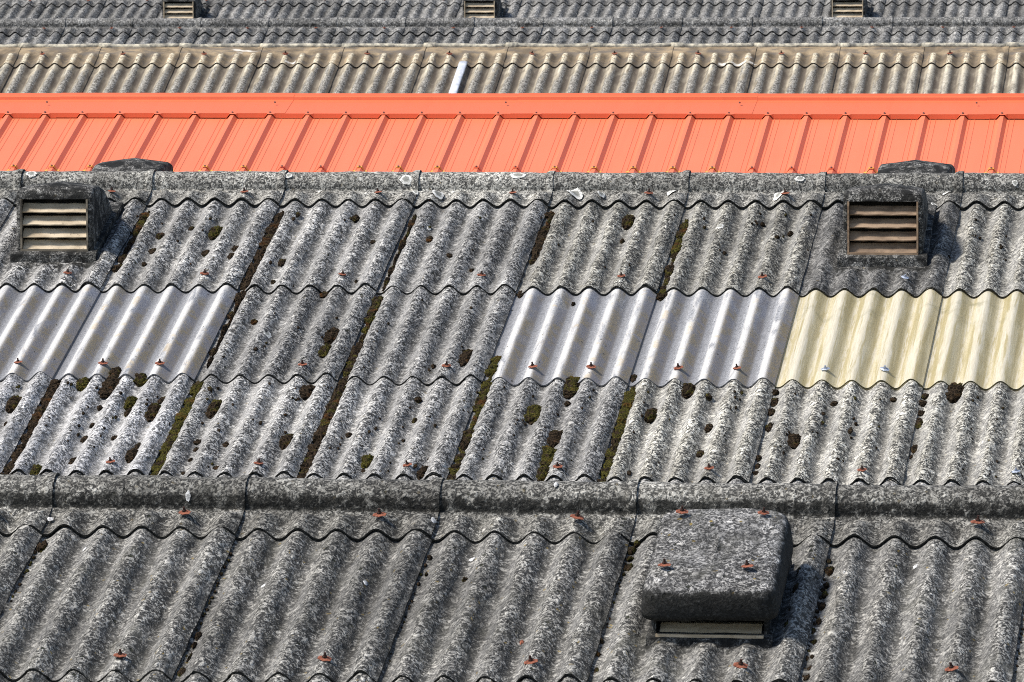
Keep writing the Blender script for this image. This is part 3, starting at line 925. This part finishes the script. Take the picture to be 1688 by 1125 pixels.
# ------------------------------------------------------------------ moss on the middle roof
def surfB(u, v, extra=0.0):
    return rB.P(u, v, AMP * rB.cosw(u) + .006 + extra)
def surfcap(roof, r, zc):
    def f(U, V):
        ca, sa = math.cos(roof.a), math.sin(roof.a)
        out = np.empty(np.broadcast(U, V).shape + (3,))
        U, V = np.broadcast_arrays(U, V)
        th = V * 1.8 / r
        roll = th < R(95)
        aw = sstep((V - .118) / .075)
        h = AMP * roof.cosw(U) * aw + .012 * (1 - aw) + .023 * aw + .010
        ap = roof.P(U, V, h)
        rr = r + .005
        out[..., 0] = roof.ap[0] + U
        out[..., 1] = np.where(roll, roof.ap[1] - rr * np.sin(th), ap[..., 1])
        out[..., 2] = np.where(roll, roof.ap[2] + zc + rr * np.cos(th), ap[..., 2])
        return out
    return f

BIG = [(1.602, 2.399, .105, .195, "rusty brown moss cushion in the second row left of the seam strip"),
 (1.614, 2.634, .067, .141, "small olive moss cushion just below the rusty brown one in the second row"),
 (2.495, 2.712, .089, .228, "olive brown moss cushion low in the second row left of the pale sheets"),
 (-0.144, 3.456, .095, .209, "round dark moss cushion at the left edge of the third row"),
 (.374, 3.16, .125, .298, "large rust and black moss cushion hanging under a pale sheet in the third row"),
 (.386, 2.989, .089, .123, "rusty moss wedge lying on a pale sheet beside its fastener"),
 (.208, 3.134, .074, .123, "olive moss cushion directly under the pale sheet edge, left of the large rusty one"),
 (.556, 3.067, .096, .105, "flat dark olive moss cushion under the pale sheet edge, right of the large rusty one"),
 (.569, 3.41, .066, .122, "small grey green moss cushion in a trough between two larger ones, third row left"),
 (.735, 3.547, .087, .225, "tall dark oval moss cushion left of the second moss strip in the third row"),
 (1.098, 3.473, .073, .225, "ragged brown moss cushion right of the second moss strip in the third row"),
 (.735, 4.168, .072, .154, "brown moss cushion low in the third row left of the second moss strip"),
 (1.599, 3.232, .102, .156, "black hollow looking moss cushion just under the second row edge, centre left"),
 (1.612, 3.942, .097, .196, "round brown moss cushion in the third row left of the third moss strip"),
 (2.144, 4.212, .068, .136, "grey green moss cushion low in the third row, three troughs right of the brown strip"),
 (2.501, 4.359, .057, .143, "dark moss cushion at the bottom of the third row left of the fourth strip"),
 (3.195, 3.128, .109, .26, "bright olive moss cushion hanging under the pale sheet edge in the middle"),
 (3.035, 3.517, .105, .241, "round dark green moss cushion in the third row above the long orange topped one"),
 (3.21, 3.87, .112, .20, "orange moss cushion forming the top of the long patch in the third row"),
 (3.216, 4.127, .113, .26, "olive green moss cushion in the middle of the long patch in the third row"),
 (3.209, 4.373, .077, .168, "dark green moss cushion at the foot of the long patch above the front ridge"),
 (3.918, 3.157, .087, .173, "dark brown moss cushion under the pale sheet edge right of the olive strip"),
 (3.731, 3.527, .065, .137, "small black green moss cushion in the third row right of the olive strip"),
 (4.602, 3.87, .092, .144, "lone dark moss cushion in the third row under the yellow rooflight"),
 (5.506, 3.163, .115, .24, "brown moss cushion hanging under the right hand yellow rooflight"),
 (.561, .764, .086, .149, "grey green moss pad in the top row right of the left vent"),
 (3.211, .554, .078, .185, "grey green moss pad in the top row under the middle of the ridge"),
 (.21, 4.404, .071, .136, "yellow green moss cushion at the bottom left above the front ridge")]
green = {1, 6, 7, 8, 14, 16, 17, 19, 20, 22, 25, 26, 27}
for i, (u, v, w, l, lab) in enumerate(BIG):
    us = snap_trough(rB, u)
    us = us * .8 + u * .2
    rs = np.random.RandomState(i)
    items = []
    n = 3 if l > .17 else 2
    for k in range(n):
        f = (k - (n - 1) / 2) / n
        items.append((us + rs.uniform(-.1, .1) * w, v + f * l * .75, -.016, w * (.56 - .06 * abs(f)), l / n * .80, .028 + .010 * rs.rand(), i * 9 + k, 26))
    V, F = lumps(rB, items)
    thing_mesh("moss_cushion", V, F, [M['mossG'] if i in green else M['moss']], rB.P(us, v, -.02), lab, "moss", "moss cushions on the middle roof")

SEAMS = [("brown moss strip down the first seam of the top row beside the left vent", 0, .42, 1.38, .048, 'moss'),
 ("wide dark moss strip filling the second seam of the top row", 1, .40, 1.78, .062, 'moss'),
 ("thin black strip standing in for the dark gap of the third seam, top row", 2, .48, 1.62, .030, 'moss'),  # strip added to draw the seam's shaded gap as a dark line
 ("brown moss strip down the fourth seam of the top row", 3, .42, 1.22, .052, 'moss'),
 ("moss strip turning bright olive at its foot, fifth seam of the top row", 4, .52, 1.76, .050, 'mossG'),
 ("sparse moss strip beside the pale sheet in the second row, left", 1, 1.86, 2.85, .022, 'moss'),
 ("brown moss strip down the middle seam of the second row between two grey sheets", 2, 1.80, 3.06, .052, 'moss'),
 ("short green moss strip at the foot of the seam left of the middle pale sheets", 3, 2.72, 3.06, .058, 'mossG'),
 ("wide brown moss strip down the first seam of the third row at the left edge", 0, 3.12, 4.50, .070, 'moss'),
 ("moss strip with olive patches down the second seam of the third row", 1, 3.14, 4.47, .062, 'mossG'),
 ("long even dark brown moss strip down the third seam of the third row", 2, 3.10, 4.50, .066, 'moss'),
 ("broken moss strip with olive top down the fourth seam of the third row", 3, 3.10, 4.50, .062, 'mossG'),
 ("bright olive moss strip down the fifth seam of the third row", 4, 3.12, 4.50, .058, 'mossG')]
for i, (lab, sm, a, b, w, mt) in enumerate(SEAMS):
    rs = np.random.RandomState(40 + i); items = []; v = a
    while v < b:
        l = rs.uniform(.045, .10)
        if True:
            thin = .45 if rs.rand() < (.24 if w > .04 else .45) else 1
            items.append((sm * BAY + .042 + rs.uniform(-.006, .006), v + l / 2, -.016 + rs.uniform(-.004, .004), w * rs.uniform(.66, .90) * thin * (.75 + .45 * rs.rand()), l * .80, rs.uniform(.024, .038) * (1 if thin == 1 else .7), i * 50 + len(items), 20))
        v += l
    V, F = lumps(rB, items)
    thing_mesh("moss_strip", V, F, [M[mt]], rB.P(sm * BAY + .036, (a + b) / 2, -.02), lab, "moss", "moss strips in the sheet seams")

SMALL = [(0.378, 0.671, 0.039, 0.056), (0.203, 0.809, 0.062, 0.093), (0.197, 1.049, 0.07, 0.102), (0.741, 1.012, 0.078, 0.092), (0.555, 1.084, 0.07, 0.12), (0.736, 1.131, 0.069, 0.12), (0.193, 1.277, 0.039, 0.064), (0.911, 2.066, 0.045, 0.108), (1.077, 2.166, 0.049, 0.072), (0.906, 2.244, 0.034, 0.081), (0.905, 2.633, 0.052, 0.124), (-0.129, 3.745, 0.036, 0.069), (0.571, 3.537, 0.044, 0.121), (0.746, 3.357, 0.059, 0.105), (0.381, 3.471, 0.033, 0.052), (0.393, 3.73, 0.036, 0.069), (0.389, 3.924, 0.047, 0.103), (0.564, 3.902, 0.043, 0.069), (0.387, 4.239, 0.054, 0.111), (0.736, 4.018, 0.058, 0.12), (1.076, 3.955, 0.047, 0.077), (1.253, 3.98, 0.05, 0.085), (1.092, 4.052, 0.036, 0.068), (1.089, 4.2, 0.039, 0.06), (1.264, 4.31, 0.06, 0.102), (1.075, 4.382, 0.036, 0.068), (1.965, 3.817, 0.043, 0.069), (2.3, 3.323, 0.044, 0.069), (2.331, 3.619, 0.032, 0.052), (2.14, 4.321, 0.032, 0.051), (2.306, 3.903, 0.029, 0.051), (2.501, 4.153, 0.043, 0.068), (1.075, 1.235, 0.054, 0.128), (1.082, 1.547, 0.038, 0.073), (1.445, 1.721, 0.061, 0.1), (1.961, 0.838, 0.05, 0.092), (2.13, 1.104, 0.054, 0.073), (2.314, 1.35, 0.042, 0.082), (1.069, 2.166, 0.03, 0.054), (1.424, 0.502, 0.047, 0.13), (1.605, 0.892, 0.047, 0.074), (1.612, 1.539, 0.034, 0.064), (2.313, 2.833, 0.033, 0.061), (3.209, 0.854, 0.031, 0.055), (2.684, 1.702, 0.06, 0.108), (3.035, 1.857, 0.023, 0.045), (3.561, 2.979, 0.069, 0.122), (3.738, 3.44, 0.058, 0.086), (4.1, 3.678, 0.054, 0.119), (4.091, 4.038, 0.064, 0.101), (3.212, 3.353, 0.036, 0.052), (4.045, 3.286, 0.051, 0.077), (4.803, 3.304, 0.043, 0.069), (5.147, 3.241, 0.04, 0.06), (4.96, 3.602, 0.021, 0.042), (4.2, 0.881, 0.031, 0.046), (4.268, 0.722, 0.038, 0.064), (4.073, 0.575, 0.031, 0.046),
 (4.431, 3.164, 0.051, 0.069), (4.445, 3.291, 0.065, 0.12), (4.441, 3.442, 0.057, 0.102), (4.455, 3.656, 0.05, 0.119), (4.437, 4.096, 0.042, 0.084), (4.445, 4.209, 0.049, 0.084), (4.447, 4.308, 0.049, 0.067), (5.33, 3.188, 0.05, 0.086), (5.325, 3.293, 0.057, 0.102), (5.327, 3.431, 0.057, 0.085), (5.329, 3.582, 0.057, 0.153), (5.332, 3.94, 0.049, 0.134), (5.319, 4.054, 0.035, 0.084)]
rs = np.random.RandomState(5)
items = [(u, v, AMP * float(rB.cosw(u)) + .006, w * .52, l * .46, .012 + .010 * rs.rand(), 900 + i, 18) for i, (u, v, w, l) in enumerate(SMALL)]
# crumbs of moss caught on the rough right flanks of the crests
for i in range(520):
    j = rs.randint(-1, 8); r_ = rs.choice([0, 2, 2, 1]); 
    if r_ == 1 and j not in (2, 3): continue
    u = j * BAY - .069 - PITCH * rs.randint(0, 5) + rs.uniform(.015, .065)
    v = rs.uniform([.45, 1.8, 3.15][r_], [1.65, 3.0, 4.42][r_])
    if r_ == 0 and (abs(u + .392) < .36 or abs(u - 4.905) < .36): continue
    s = rs.uniform(.005, .012) * (1.9 if rs.rand() < .10 else 1)
    items.append((u, v, AMP * float(rB.cosw(u)) + .0085, s, s * rs.uniform(1.2, 2.2), .009, 2000 + i, 6))
V, F = lumps(rB, items)
o = np_mesh("moss", V, F, [M['moss']], None, loc=tuple(rB.P(2.5, 2.5, 0)))
tag(o, "scattered crumbs and pads of dark moss over the middle roof", "moss", kind="stuff")

AM = [(0.03, 0.442, 0.054, 0.103), (0.91, 1.307, 0.029, 0.074), (0.91, 1.394, 0.021, 0.062), (0.907, 1.64, 0.036, 0.098), (0.914, 1.509, 0.016, 0.123), (1.98, 0.712, 0.026, 0.038), (1.803, 0.676, 0.013, 0.025), (2.675, 0.486, 0.032, 0.044), (2.686, 0.57, 0.048, 0.069), (2.657, 1.419, 0.036, 0.061), (2.678, 1.57, 0.036, 0.061), (2.67, .40, .04, .07), (2.69, .34, .03, .06), (3.563, 0.579, 0.039, 0.081), (3.562, 0.722, 0.026, 0.05), (3.565, 0.81, 0.031, 0.062), (3.564, 0.922, 0.036, 0.074), (3.566, 1.073, 0.023, 0.055), (3.568, 1.268, 0.031, 0.055), (3.575, 1.415, 0.023, 0.055), (3.573, 1.516, 0.031, 0.055), (3.57, 1.611, 0.035, 0.054), (3.45, 0.669, 0.037, 0.112), (3.45, 0.846, 0.031, 0.149), (3.45, 1.021, 0.031, 0.148), (3.45, 1.194, 0.031, 0.123), (1.79, .50, .02, .04), (2.66, 1.30, .02, .05)]
rs = np.random.RandomState(8)
items = [(u, v, AMP * float(rA.cosw(u)) + .002, w * .52, l * .46, .014 + .01 * rs.rand(), 3000 + i, 12) for i, (u, v, w, l) in enumerate(AM)]
for sm in range(0, 6):
    v = .45
    while v < 1.7:
        v += rs.uniform(.02, .10)
        s = rs.uniform(.004, .009) * (1.6 if sm == 4 else 1)
        items.append((sm * BAY + rs.uniform(.004, .012), v, AMP * float(rA.cosw(sm * BAY)) + .001, s, s * rs.uniform(1.2, 2.6), .008, 4000 + len(items), 6))
V, F = lumps(rA, items)
o = np_mesh("moss", V, F, [M['moss']], None, loc=tuple(rA.P(2.0, 1.0, 0)))
tag(o, "small brown moss tufts along the sheet seams of the front roof", "moss", kind="stuff")
V, F = lumps(rA, [(2.32, 1.322, AMP * float(rA.cosw(2.32)) + .004, .017, .03, .014, 77, 14)])
thing_mesh("moss_tuft", V, F, [M['rust']], rA.P(2.32, 1.322, 0), "single reddish brown tuft on the front roof left of the hooded vent", "moss")

# ------------------------------------------------------------------ lichen rings and droppings
LB = [(-0.822, .034, 0.064, .03), (0.904, .038, 0.048, .022), (1.138, .14, 0.055, .06), (1.686, .054, 0.079, .04), (1.761, .14, 0.039, .05), (1.92, 0.2, 0.071, 0.11), (2.425, .034, 0.103, .03), (2.811, .155, 0.098, .14), (2.983, .18, 0.047, .08), (3.29, .14, 0.039, .06), (3.447, .15, 0.078, .11), (3.523, .06, .024, .015), (4.263, .045, 0.067, .025), (4.138, .19, 0.078, .13), (5.218, .15, 0.066, .09), (5.646, .06, 0.035, .02), (5.14, .286, .031, .045)]
fB = surfcap(rB, .092, .008)
for i, (u, v, w, l) in enumerate(LB): patch(rB, bB, u, v, w, l, M['lichen'], i, fB)
for i, (u, v, w, l) in enumerate([(3.815, 0.711, 0.054, 0.082), (1.201, 2.403, 0.056, 0.089), (2.114, 4.17, 0.043, 0.085), (0.573, 2.928, 0.033, 0.053), (0.761, 3.033, 0.03, 0.035), (1.936, 0.682, 0.023, 0.056), (3.93, 2.763, 0.044, 0.07), (4.891, 4.118, 0.042, 0.05), (3.47, 3.488, 0.029, 0.051)]):
    patch(rB, bB, u, v, w, l, M['lichen'], 40 + i, lambda U, V: surfB(U, V))
fA = surfcap(rA, .104, .012)
for i, (u, v, w, l) in enumerate([(2.288, 0.03, 0.019, 0.02), (0.624, 0.075, 0.025, 0.03), (0.012, 0.211, 0.027, 0.039), (1.76, 0.2, 0.024, 0.045)]):
    patch(rA, bA, u, v, w, l, M['white'], 60 + i, fA, "bird_dropping")
for i, (u, v, w, l) in enumerate([(1.451, 1.439, 0.047, 0.062), (0.647, 0.885, 0.018, 0.032), (1.102, 0.805, 0.032, 0.038), (0.229, 0.486, 0.027, 0.039), (1.979, 0.511, 0.034, 0.042), (1.559, 0.821, 0.026, 0.044), (3.93, 0.525, 0.029, 0.044), (3.638, 0.685, 0.018, 0.031), (4.292, 1.009, 0.021, 0.049), (3.882, 0.67, 0.016, 0.031), (0.243, 1.067, 0.021, 0.044), (1.797, 1.586, 0.026, 0.037), (3.663, 1.232, 0.026, 0.037)]):
    patch(rA, bA, u, v, w * .75, l * .8, M['white'], 80 + i, lambda U, V: rA.P(U, V, AMP * rA.cosw(U) + .005), "bird_dropping")

# ================================================================== orange building
RIB = .30
vecS = np.array([0, -math.cos(R(18)), -math.sin(R(18))])
apC = np.array((-7.61440, 44.60048, 8.18087)) - vecS * .34 - np.array([0, 0, .045])
rC = Roof(apC, phase=0)
bC = building("factory_building", rC, -5, 6, 4.5, 4.5, "building with the bright orange ribbed metal roof behind the middle ridge")
uC0, uC1 = -16.5 * RIB, 19.5 * RIB
walls(rC, bC, uC0, uC1, 4.4, 4.4)
def rib_profile(back=False):
    pts = [(-.15, 0), (-.098, 0), (-.094, .0035), (-.090, 0), (-.060, 0), (-.056, .0035), (-.052, 0), (-.040, 0), (-.013, .031), (.013, .031), (.040, 0), (.052, 0), (.056, .0035), (.060, 0), (.090, 0), (.094, .0035), (.098, 0), (.15, 0)]
    return pts
def ribbed_panel(roof, parent, k0, n, v0, v1, back=False):
    us, hs = [], []
    for k in range(n):
        for x, h in rib_profile():
            us.append((k0 + k) * RIB + x); hs.append(h)
    us = np.array(us); hs = np.array(hs); keep = np.ones(len(us), bool)
    nv = 14; v = np.linspace(v0, v1, nv)[:, None]
    U = np.broadcast_to(us, (nv, len(us))); V = np.broadcast_to(v, U.shape)
    H = hs[None, :] + .0025 * vnoise(U * 2.1, V * 1.3, U * 0, 5)
    G = roof.P(U, V, H, back)
    o = shell("roof_panel", G, np.broadcast_to(roof.Nb if back else roof.N, G.shape), .003, [M['orange'], M['orange']], parent, {"prof": H}, ("bottom", "left", "right"), flip=not back)
    o.data.polygons.foreach_set("use_smooth", np.zeros(len(o.data.polygons), bool))
    return o
for k in range(-16, 20, 3):
    ribbed_panel(rC, bC, k, 3, .29, 4.5)
    if k % 9 == 2: pass
ribbed_panel(rC, bC, -16, 36, .29, 4.5, True)
def flashing(roof, parent, u0, u1):
    """folded ridge flashing, its front lip notched round each rib"""
    xs = sorted(set([round(u0, 4), round(u1, 4)] + [round(u, 4) for k in range(-17, 21) for u in (k * RIB - .046, k * RIB - .020, k * RIB + .020, k * RIB + .046) if u0 < u < u1]))
    xs = np.array(xs)
    def ribh(x):
        d = np.abs((x / RIB) - np.round(x / RIB)) * RIB
        return np.interp(d, [.020, .046], [.038, .006])
    ca, sa = math.cos(roof.a), math.sin(roof.a)
    rows = []
    # back apron, fold, hem step, front apron, lip
    rows += [(-.36 * ca - 0, -.36 * sa + .038), (-.02, .055), (-.012, .036), (.030, .028), (.033, .004), (.060, -.006), (.10, -.012), (.385 * ca + .012, -.385 * sa + .040)]
    G = np.zeros((len(rows) + 1, len(xs), 3))
    for i, (f, z) in enumerate(rows):
        G[i, :, 0] = roof.ap[0] + xs; G[i, :, 1] = roof.ap[1] - f; G[i, :, 2] = roof.ap[2] + z
    P = roof.P(xs, .392, ribh(xs)); G[-1] = P
    nrm = np.broadcast_to(roof.N, G.shape)
    o = shell("ridge_flashing", G, nrm, .0015, [M['orangeD'], M['orangeD']], parent, {"prof": np.zeros(G.shape[:2])}, ("right", "top"), flip=True)
    o.data.polygons.foreach_set("use_smooth", np.zeros(len(o.data.polygons), bool))
    return o
j0 = -1.43 - 1.83 * 2
x = j0; k = 0
while x < uC1:
    f = flashing(rC, bC, max(x, uC0), min(x + 1.83 + .05, uC1))
    f.location.z += .0025 * (k % 2); k += 1; x += 1.83
def small_cone(name, r, h, mat, seg=8):
    bm = bmesh.new(); bmesh.ops.create_cone(bm, cap_ends=True, segments=seg, radius1=r, radius2=r * .7, depth=h, matrix=Matrix.Translation((0, 0, h / 2)))
    me = bpy.data.meshes.new(name); bm.to_mesh(me); bm.free(); me.materials.append(mat); return me
screw_me = small_cone("screw", .009, .010, M['screw'])
def clip_mesh(mat):
    bm = bmesh.new(); L = []
    pr = [(-.058, .003), (-.036, .006), (-.018, .041), (.018, .041), (.036, .006), (.058, .003)]
    for y in (-.013, .013):
        L.append([bm.verts.new((a, y, b)) for a, b in pr])
    fs = [bm.faces.new((L[0][i], L[0][i + 1], L[1][i + 1], L[1][i])) for i in range(5)]
    r_ = bmesh.ops.extrude_face_region(bm, geom=fs)
    bmesh.ops.translate(bm, verts=[v for v in r_['geom'] if isinstance(v, bmesh.types.BMVert)], vec=(0, 0, .003))
    q = bmesh.ops.create_cone(bm, cap_ends=True, segments=8, radius1=.009, radius2=.007, depth=.010, matrix=Matrix.Translation((0, 0, .048)))
    for v in q['verts']:
        for f in v.link_faces: f.material_index = 1
    bmesh.ops.recalc_face_normals(bm, faces=bm.faces)
    me = bpy.data.meshes.new("saddle_clip"); bm.to_mesh(me); bm.free(); me.materials.append(mat); me.materials.append(M['screw']); return me
clips = {True: clip_mesh(M['yellow']), False: clip_mesh(M['orangeD'])}
def place(name, me, roof, parent, u, v, h):
    o = bpy.data.objects.new(name, me); o.parent = parent
    o.matrix_local = Matrix.Translation(Vector(roof.P(u, v, h)) - origin_of(parent)) @ Matrix.Rotation(roof.a, 4, 'X')
    col.objects.link(o); return o
orange_clips = {-4, -3, -2 + 2, 1, 4, 5}
for k in range(-16, 20):
    place("screw", screw_me, rC, bC, k * RIB, .372, .043)
    c_ = place("saddle_clip", clips[k not in (-4, -3, 1, 2, 8, 9, 10)], rC, bC, k * RIB, 1.47, -.004)
    if k in (-4, -3, 1, 2, 8, 9, 10): c_["label"] = "saddle clip painted the roof's orange"
for k in range(7):
    place("screw", screw_me, rC, bC, j0 + k * 1.83 - .07, .17, .048)

# ================================================================== tan building (single pitch)
alD = 23.0
sD = np.array([0, -math.cos(R(alD)), -math.sin(R(alD))])
apD = np.array((-9.92335, 60.78082, 7.62651)) - sD * .43
rD = Roof(apD, alD)
bD = building("factory_building", rD, -7, 8, 5, .5, "building with tan stained corrugated single pitch roof behind the orange one")
BD0, BD1 = -7, 9
for j in range(BD0, BD1 + 1):
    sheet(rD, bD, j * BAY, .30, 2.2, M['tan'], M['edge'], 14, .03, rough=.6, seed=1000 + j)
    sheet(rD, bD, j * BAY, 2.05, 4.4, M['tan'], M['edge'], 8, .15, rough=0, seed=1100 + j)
def mono_cap(roof, parent, ur, seed):
    ul = ur - BAY - .04; nu = 90; u = np.linspace(ul, ur, nu)[None, :]
    v = np.concatenate([[.0, .03, .06], np.linspace(.075, .43, 26)])[:, None]
    U = np.broadcast_to(u, (len(v), nu)); V = np.broadcast_to(v, U.shape)
    aw = sstep((V - .13) / .08)
    H = AMP * roof.cosw(U) * aw + .020 + .008 * sstep((U - (ur - .05)) / .02) + .003 * fbm(U * 9, V * 9, U * 0, 3, seed)
    G = roof.P(U, V, H)
    return shell("ridge_cap", G, np.broadcast_to(roof.N, G.shape), T, [M['strip'], M['edge']], parent, {"prof": roof.cosw(U) * aw, "side": roof.sinw(U) * aw, "sv": V}, ("bottom", "right", "top"), flip=True)
def bead(roof, parent, u0, u1, seed):
    """thin rolled coping along the very top with a collar at its left end"""
    bm = bmesh.new(); L = []
    xs = [u0 - .03, u0 + .10, u0 + .105] + list(np.linspace(u0 + .2, u1, 9))
    rr = [.036, .036, .029] + [.028] * 9
    for x, r_ in zip(xs, rr):
        ring = []
        for i in range(14):
            t = i / 14 * 2 * math.pi
            z = r_ * math.sin(t) + .004 * math.sin(x * 7 + seed)
            ring.append(bm.verts.new((roof.ap[0] + x, roof.ap[1] + .02 - r_ * 1.2 * math.cos(t), roof.ap[2] + .026 + z)))
        L.append(ring)
    for a, b in zip(L[:-1], L[1:]):
        for i in range(14): bm.faces.new((a[i], a[(i + 1) % 14], b[(i + 1) % 14], b[i]))
    bm.faces.new(L[0]); bm.faces.new(L[-1])
    return bm_obj("ridge_bead", bm, [M['bead']], parent, smooth=True)
for j in range(BD0, BD1 + 1):
    mono_cap(rD, bD, j * BAY, 1200 + j)
    if (j - BD0) % 1 == 0: bead(rD, bD, (j - 1) * BAY, j * BAY - .03, j)
    fastener(rD, bD, (j - 1) * BAY - .069 + PITCH * 2, .225, .047, sc=1.15)
# back wall and sides under the single pitch
bm = bmesh.new()
x0, x1 = apD[0] + (BD0 - 1) * BAY + .1, apD[0] + BD1 * BAY - .1
cs = [(apD[1] + .06, 0), (apD[1] + .06, apD[2] + .005), (apD[1] - .02, apD[2] - .03), (apD[1] + sD[1] * 4.2, apD[2] + sD[2] * 4.2 - .06), (apD[1] + sD[1] * 4.2, 0)]
A_ = [bm.verts.new((x0, y, z)) for y, z in cs]; B_ = [bm.verts.new((x1, y, z)) for y, z in cs]
bm.faces.new(A_); bm.faces.new(B_[::-1])
for i in (0, 1, 3): bm.faces.new((A_[i], A_[i + 1], B_[i + 1], B_[i]))
bm_obj("wall", bm, [M['wall']], bD)
# white strip lying along one crest
uw = -.069 - PITCH * 2
bm = bmesh.new()
L = []
for v in np.linspace(.40, 1.6, 12):
    ring = []
    for i in range(7):
        x = (i / 6 - .5) * .088
        p = rD.P(uw + x, v, AMP + .020 - 9 * x * x * .6 + .002 * math.sin(v * 9))
        ring.append(bm.verts.new(p))
    L.append(ring)
fs = [bm.faces.new((a[i], a[i + 1], b[i + 1], b[i])) for a, b in zip(L[:-1], L[1:]) for i in range(6)]
r_ = bmesh.ops.extrude_face_region(bm, geom=fs)
bmesh.ops.translate(bm, verts=[v for v in r_['geom'] if isinstance(v, bmesh.types.BMVert)], vec=(0, 0, .006))
o = bm_obj("cover_strip", bm, [M['plastic']], None, smooth=True, loc=tuple(rD.P(uw, .4, 0)))
tag(o, "white plastic strip laid over one crest of the tan roof", "strip")

# ================================================================== far buildings
apE = np.array((-12.26966, 72.68432, 7.36431)) - vecS * .34
rE = Roof(apE)
bE = building("factory_building", rE, -8, 10, 5, 5, "narrow dark grey corrugated ridge between the tan roof and the farthest roof")
for j in range(-9, 10):
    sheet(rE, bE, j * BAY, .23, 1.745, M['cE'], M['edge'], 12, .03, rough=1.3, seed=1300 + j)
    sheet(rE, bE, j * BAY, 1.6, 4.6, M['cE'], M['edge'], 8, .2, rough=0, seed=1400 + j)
    cap(rE, bE, j * BAY, M['cE'], M['edge'], 12, r=.088, zc=.008, vend=.335, dv=.02, seed=1500 + j, darkening=.6)
    fastener(rE, bE, j * BAY - .24, .235, .055, sc=.85)
back_slope(rE, bE, -10 * BAY, 9.9 * BAY, .22, 4.4, M['cE'])
walls(rE, bE, -10 * BAY, 9 * BAY, 4.4, 4.4)

apF = np.array((-13.41378, 83.75178, 7.24150)) - vecS * .31
rF = Roof(apF)
bF = building("factory_building", rF, -9, 11, 5, 5, "farthest grey corrugated roof at the top of the photo with three small louvred vents")
vents = {0: None, -5: None, 6: None}
for j in range(-10, 13):
    fl = ((j - .5) * BAY, .26, .60, 1.33) if j in vents else None
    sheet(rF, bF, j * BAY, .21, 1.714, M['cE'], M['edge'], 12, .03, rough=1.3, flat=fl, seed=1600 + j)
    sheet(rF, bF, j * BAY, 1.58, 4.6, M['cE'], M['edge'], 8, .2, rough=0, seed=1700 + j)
    cap(rF, bF, j * BAY, M['cE'], M['edge'], 12, r=.088, zc=.008, vend=.31, dv=.02, seed=1800 + j, darkening=.4)
    fastener(rF, bF, j * BAY - .24, .225, .055, sc=.85)
back_slope(rF, bF, -11 * BAY, 11.9 * BAY, .22, 4.4, M['cE'])
walls(rF, bF, -11 * BAY, 12 * BAY, 4.4, 4.4)
for j, lab in ((-5, "leftmost small vent with pale louvres on the farthest roof"), (0, "middle small vent with pale louvres on the farthest roof"), (6, "rightmost small vent with pale louvres on the farthest roof")):
    louvre_vent(rF, bF, (j - .5) * BAY, 1.30, mats=(M['cVent'], M['louvre']), label=lab)
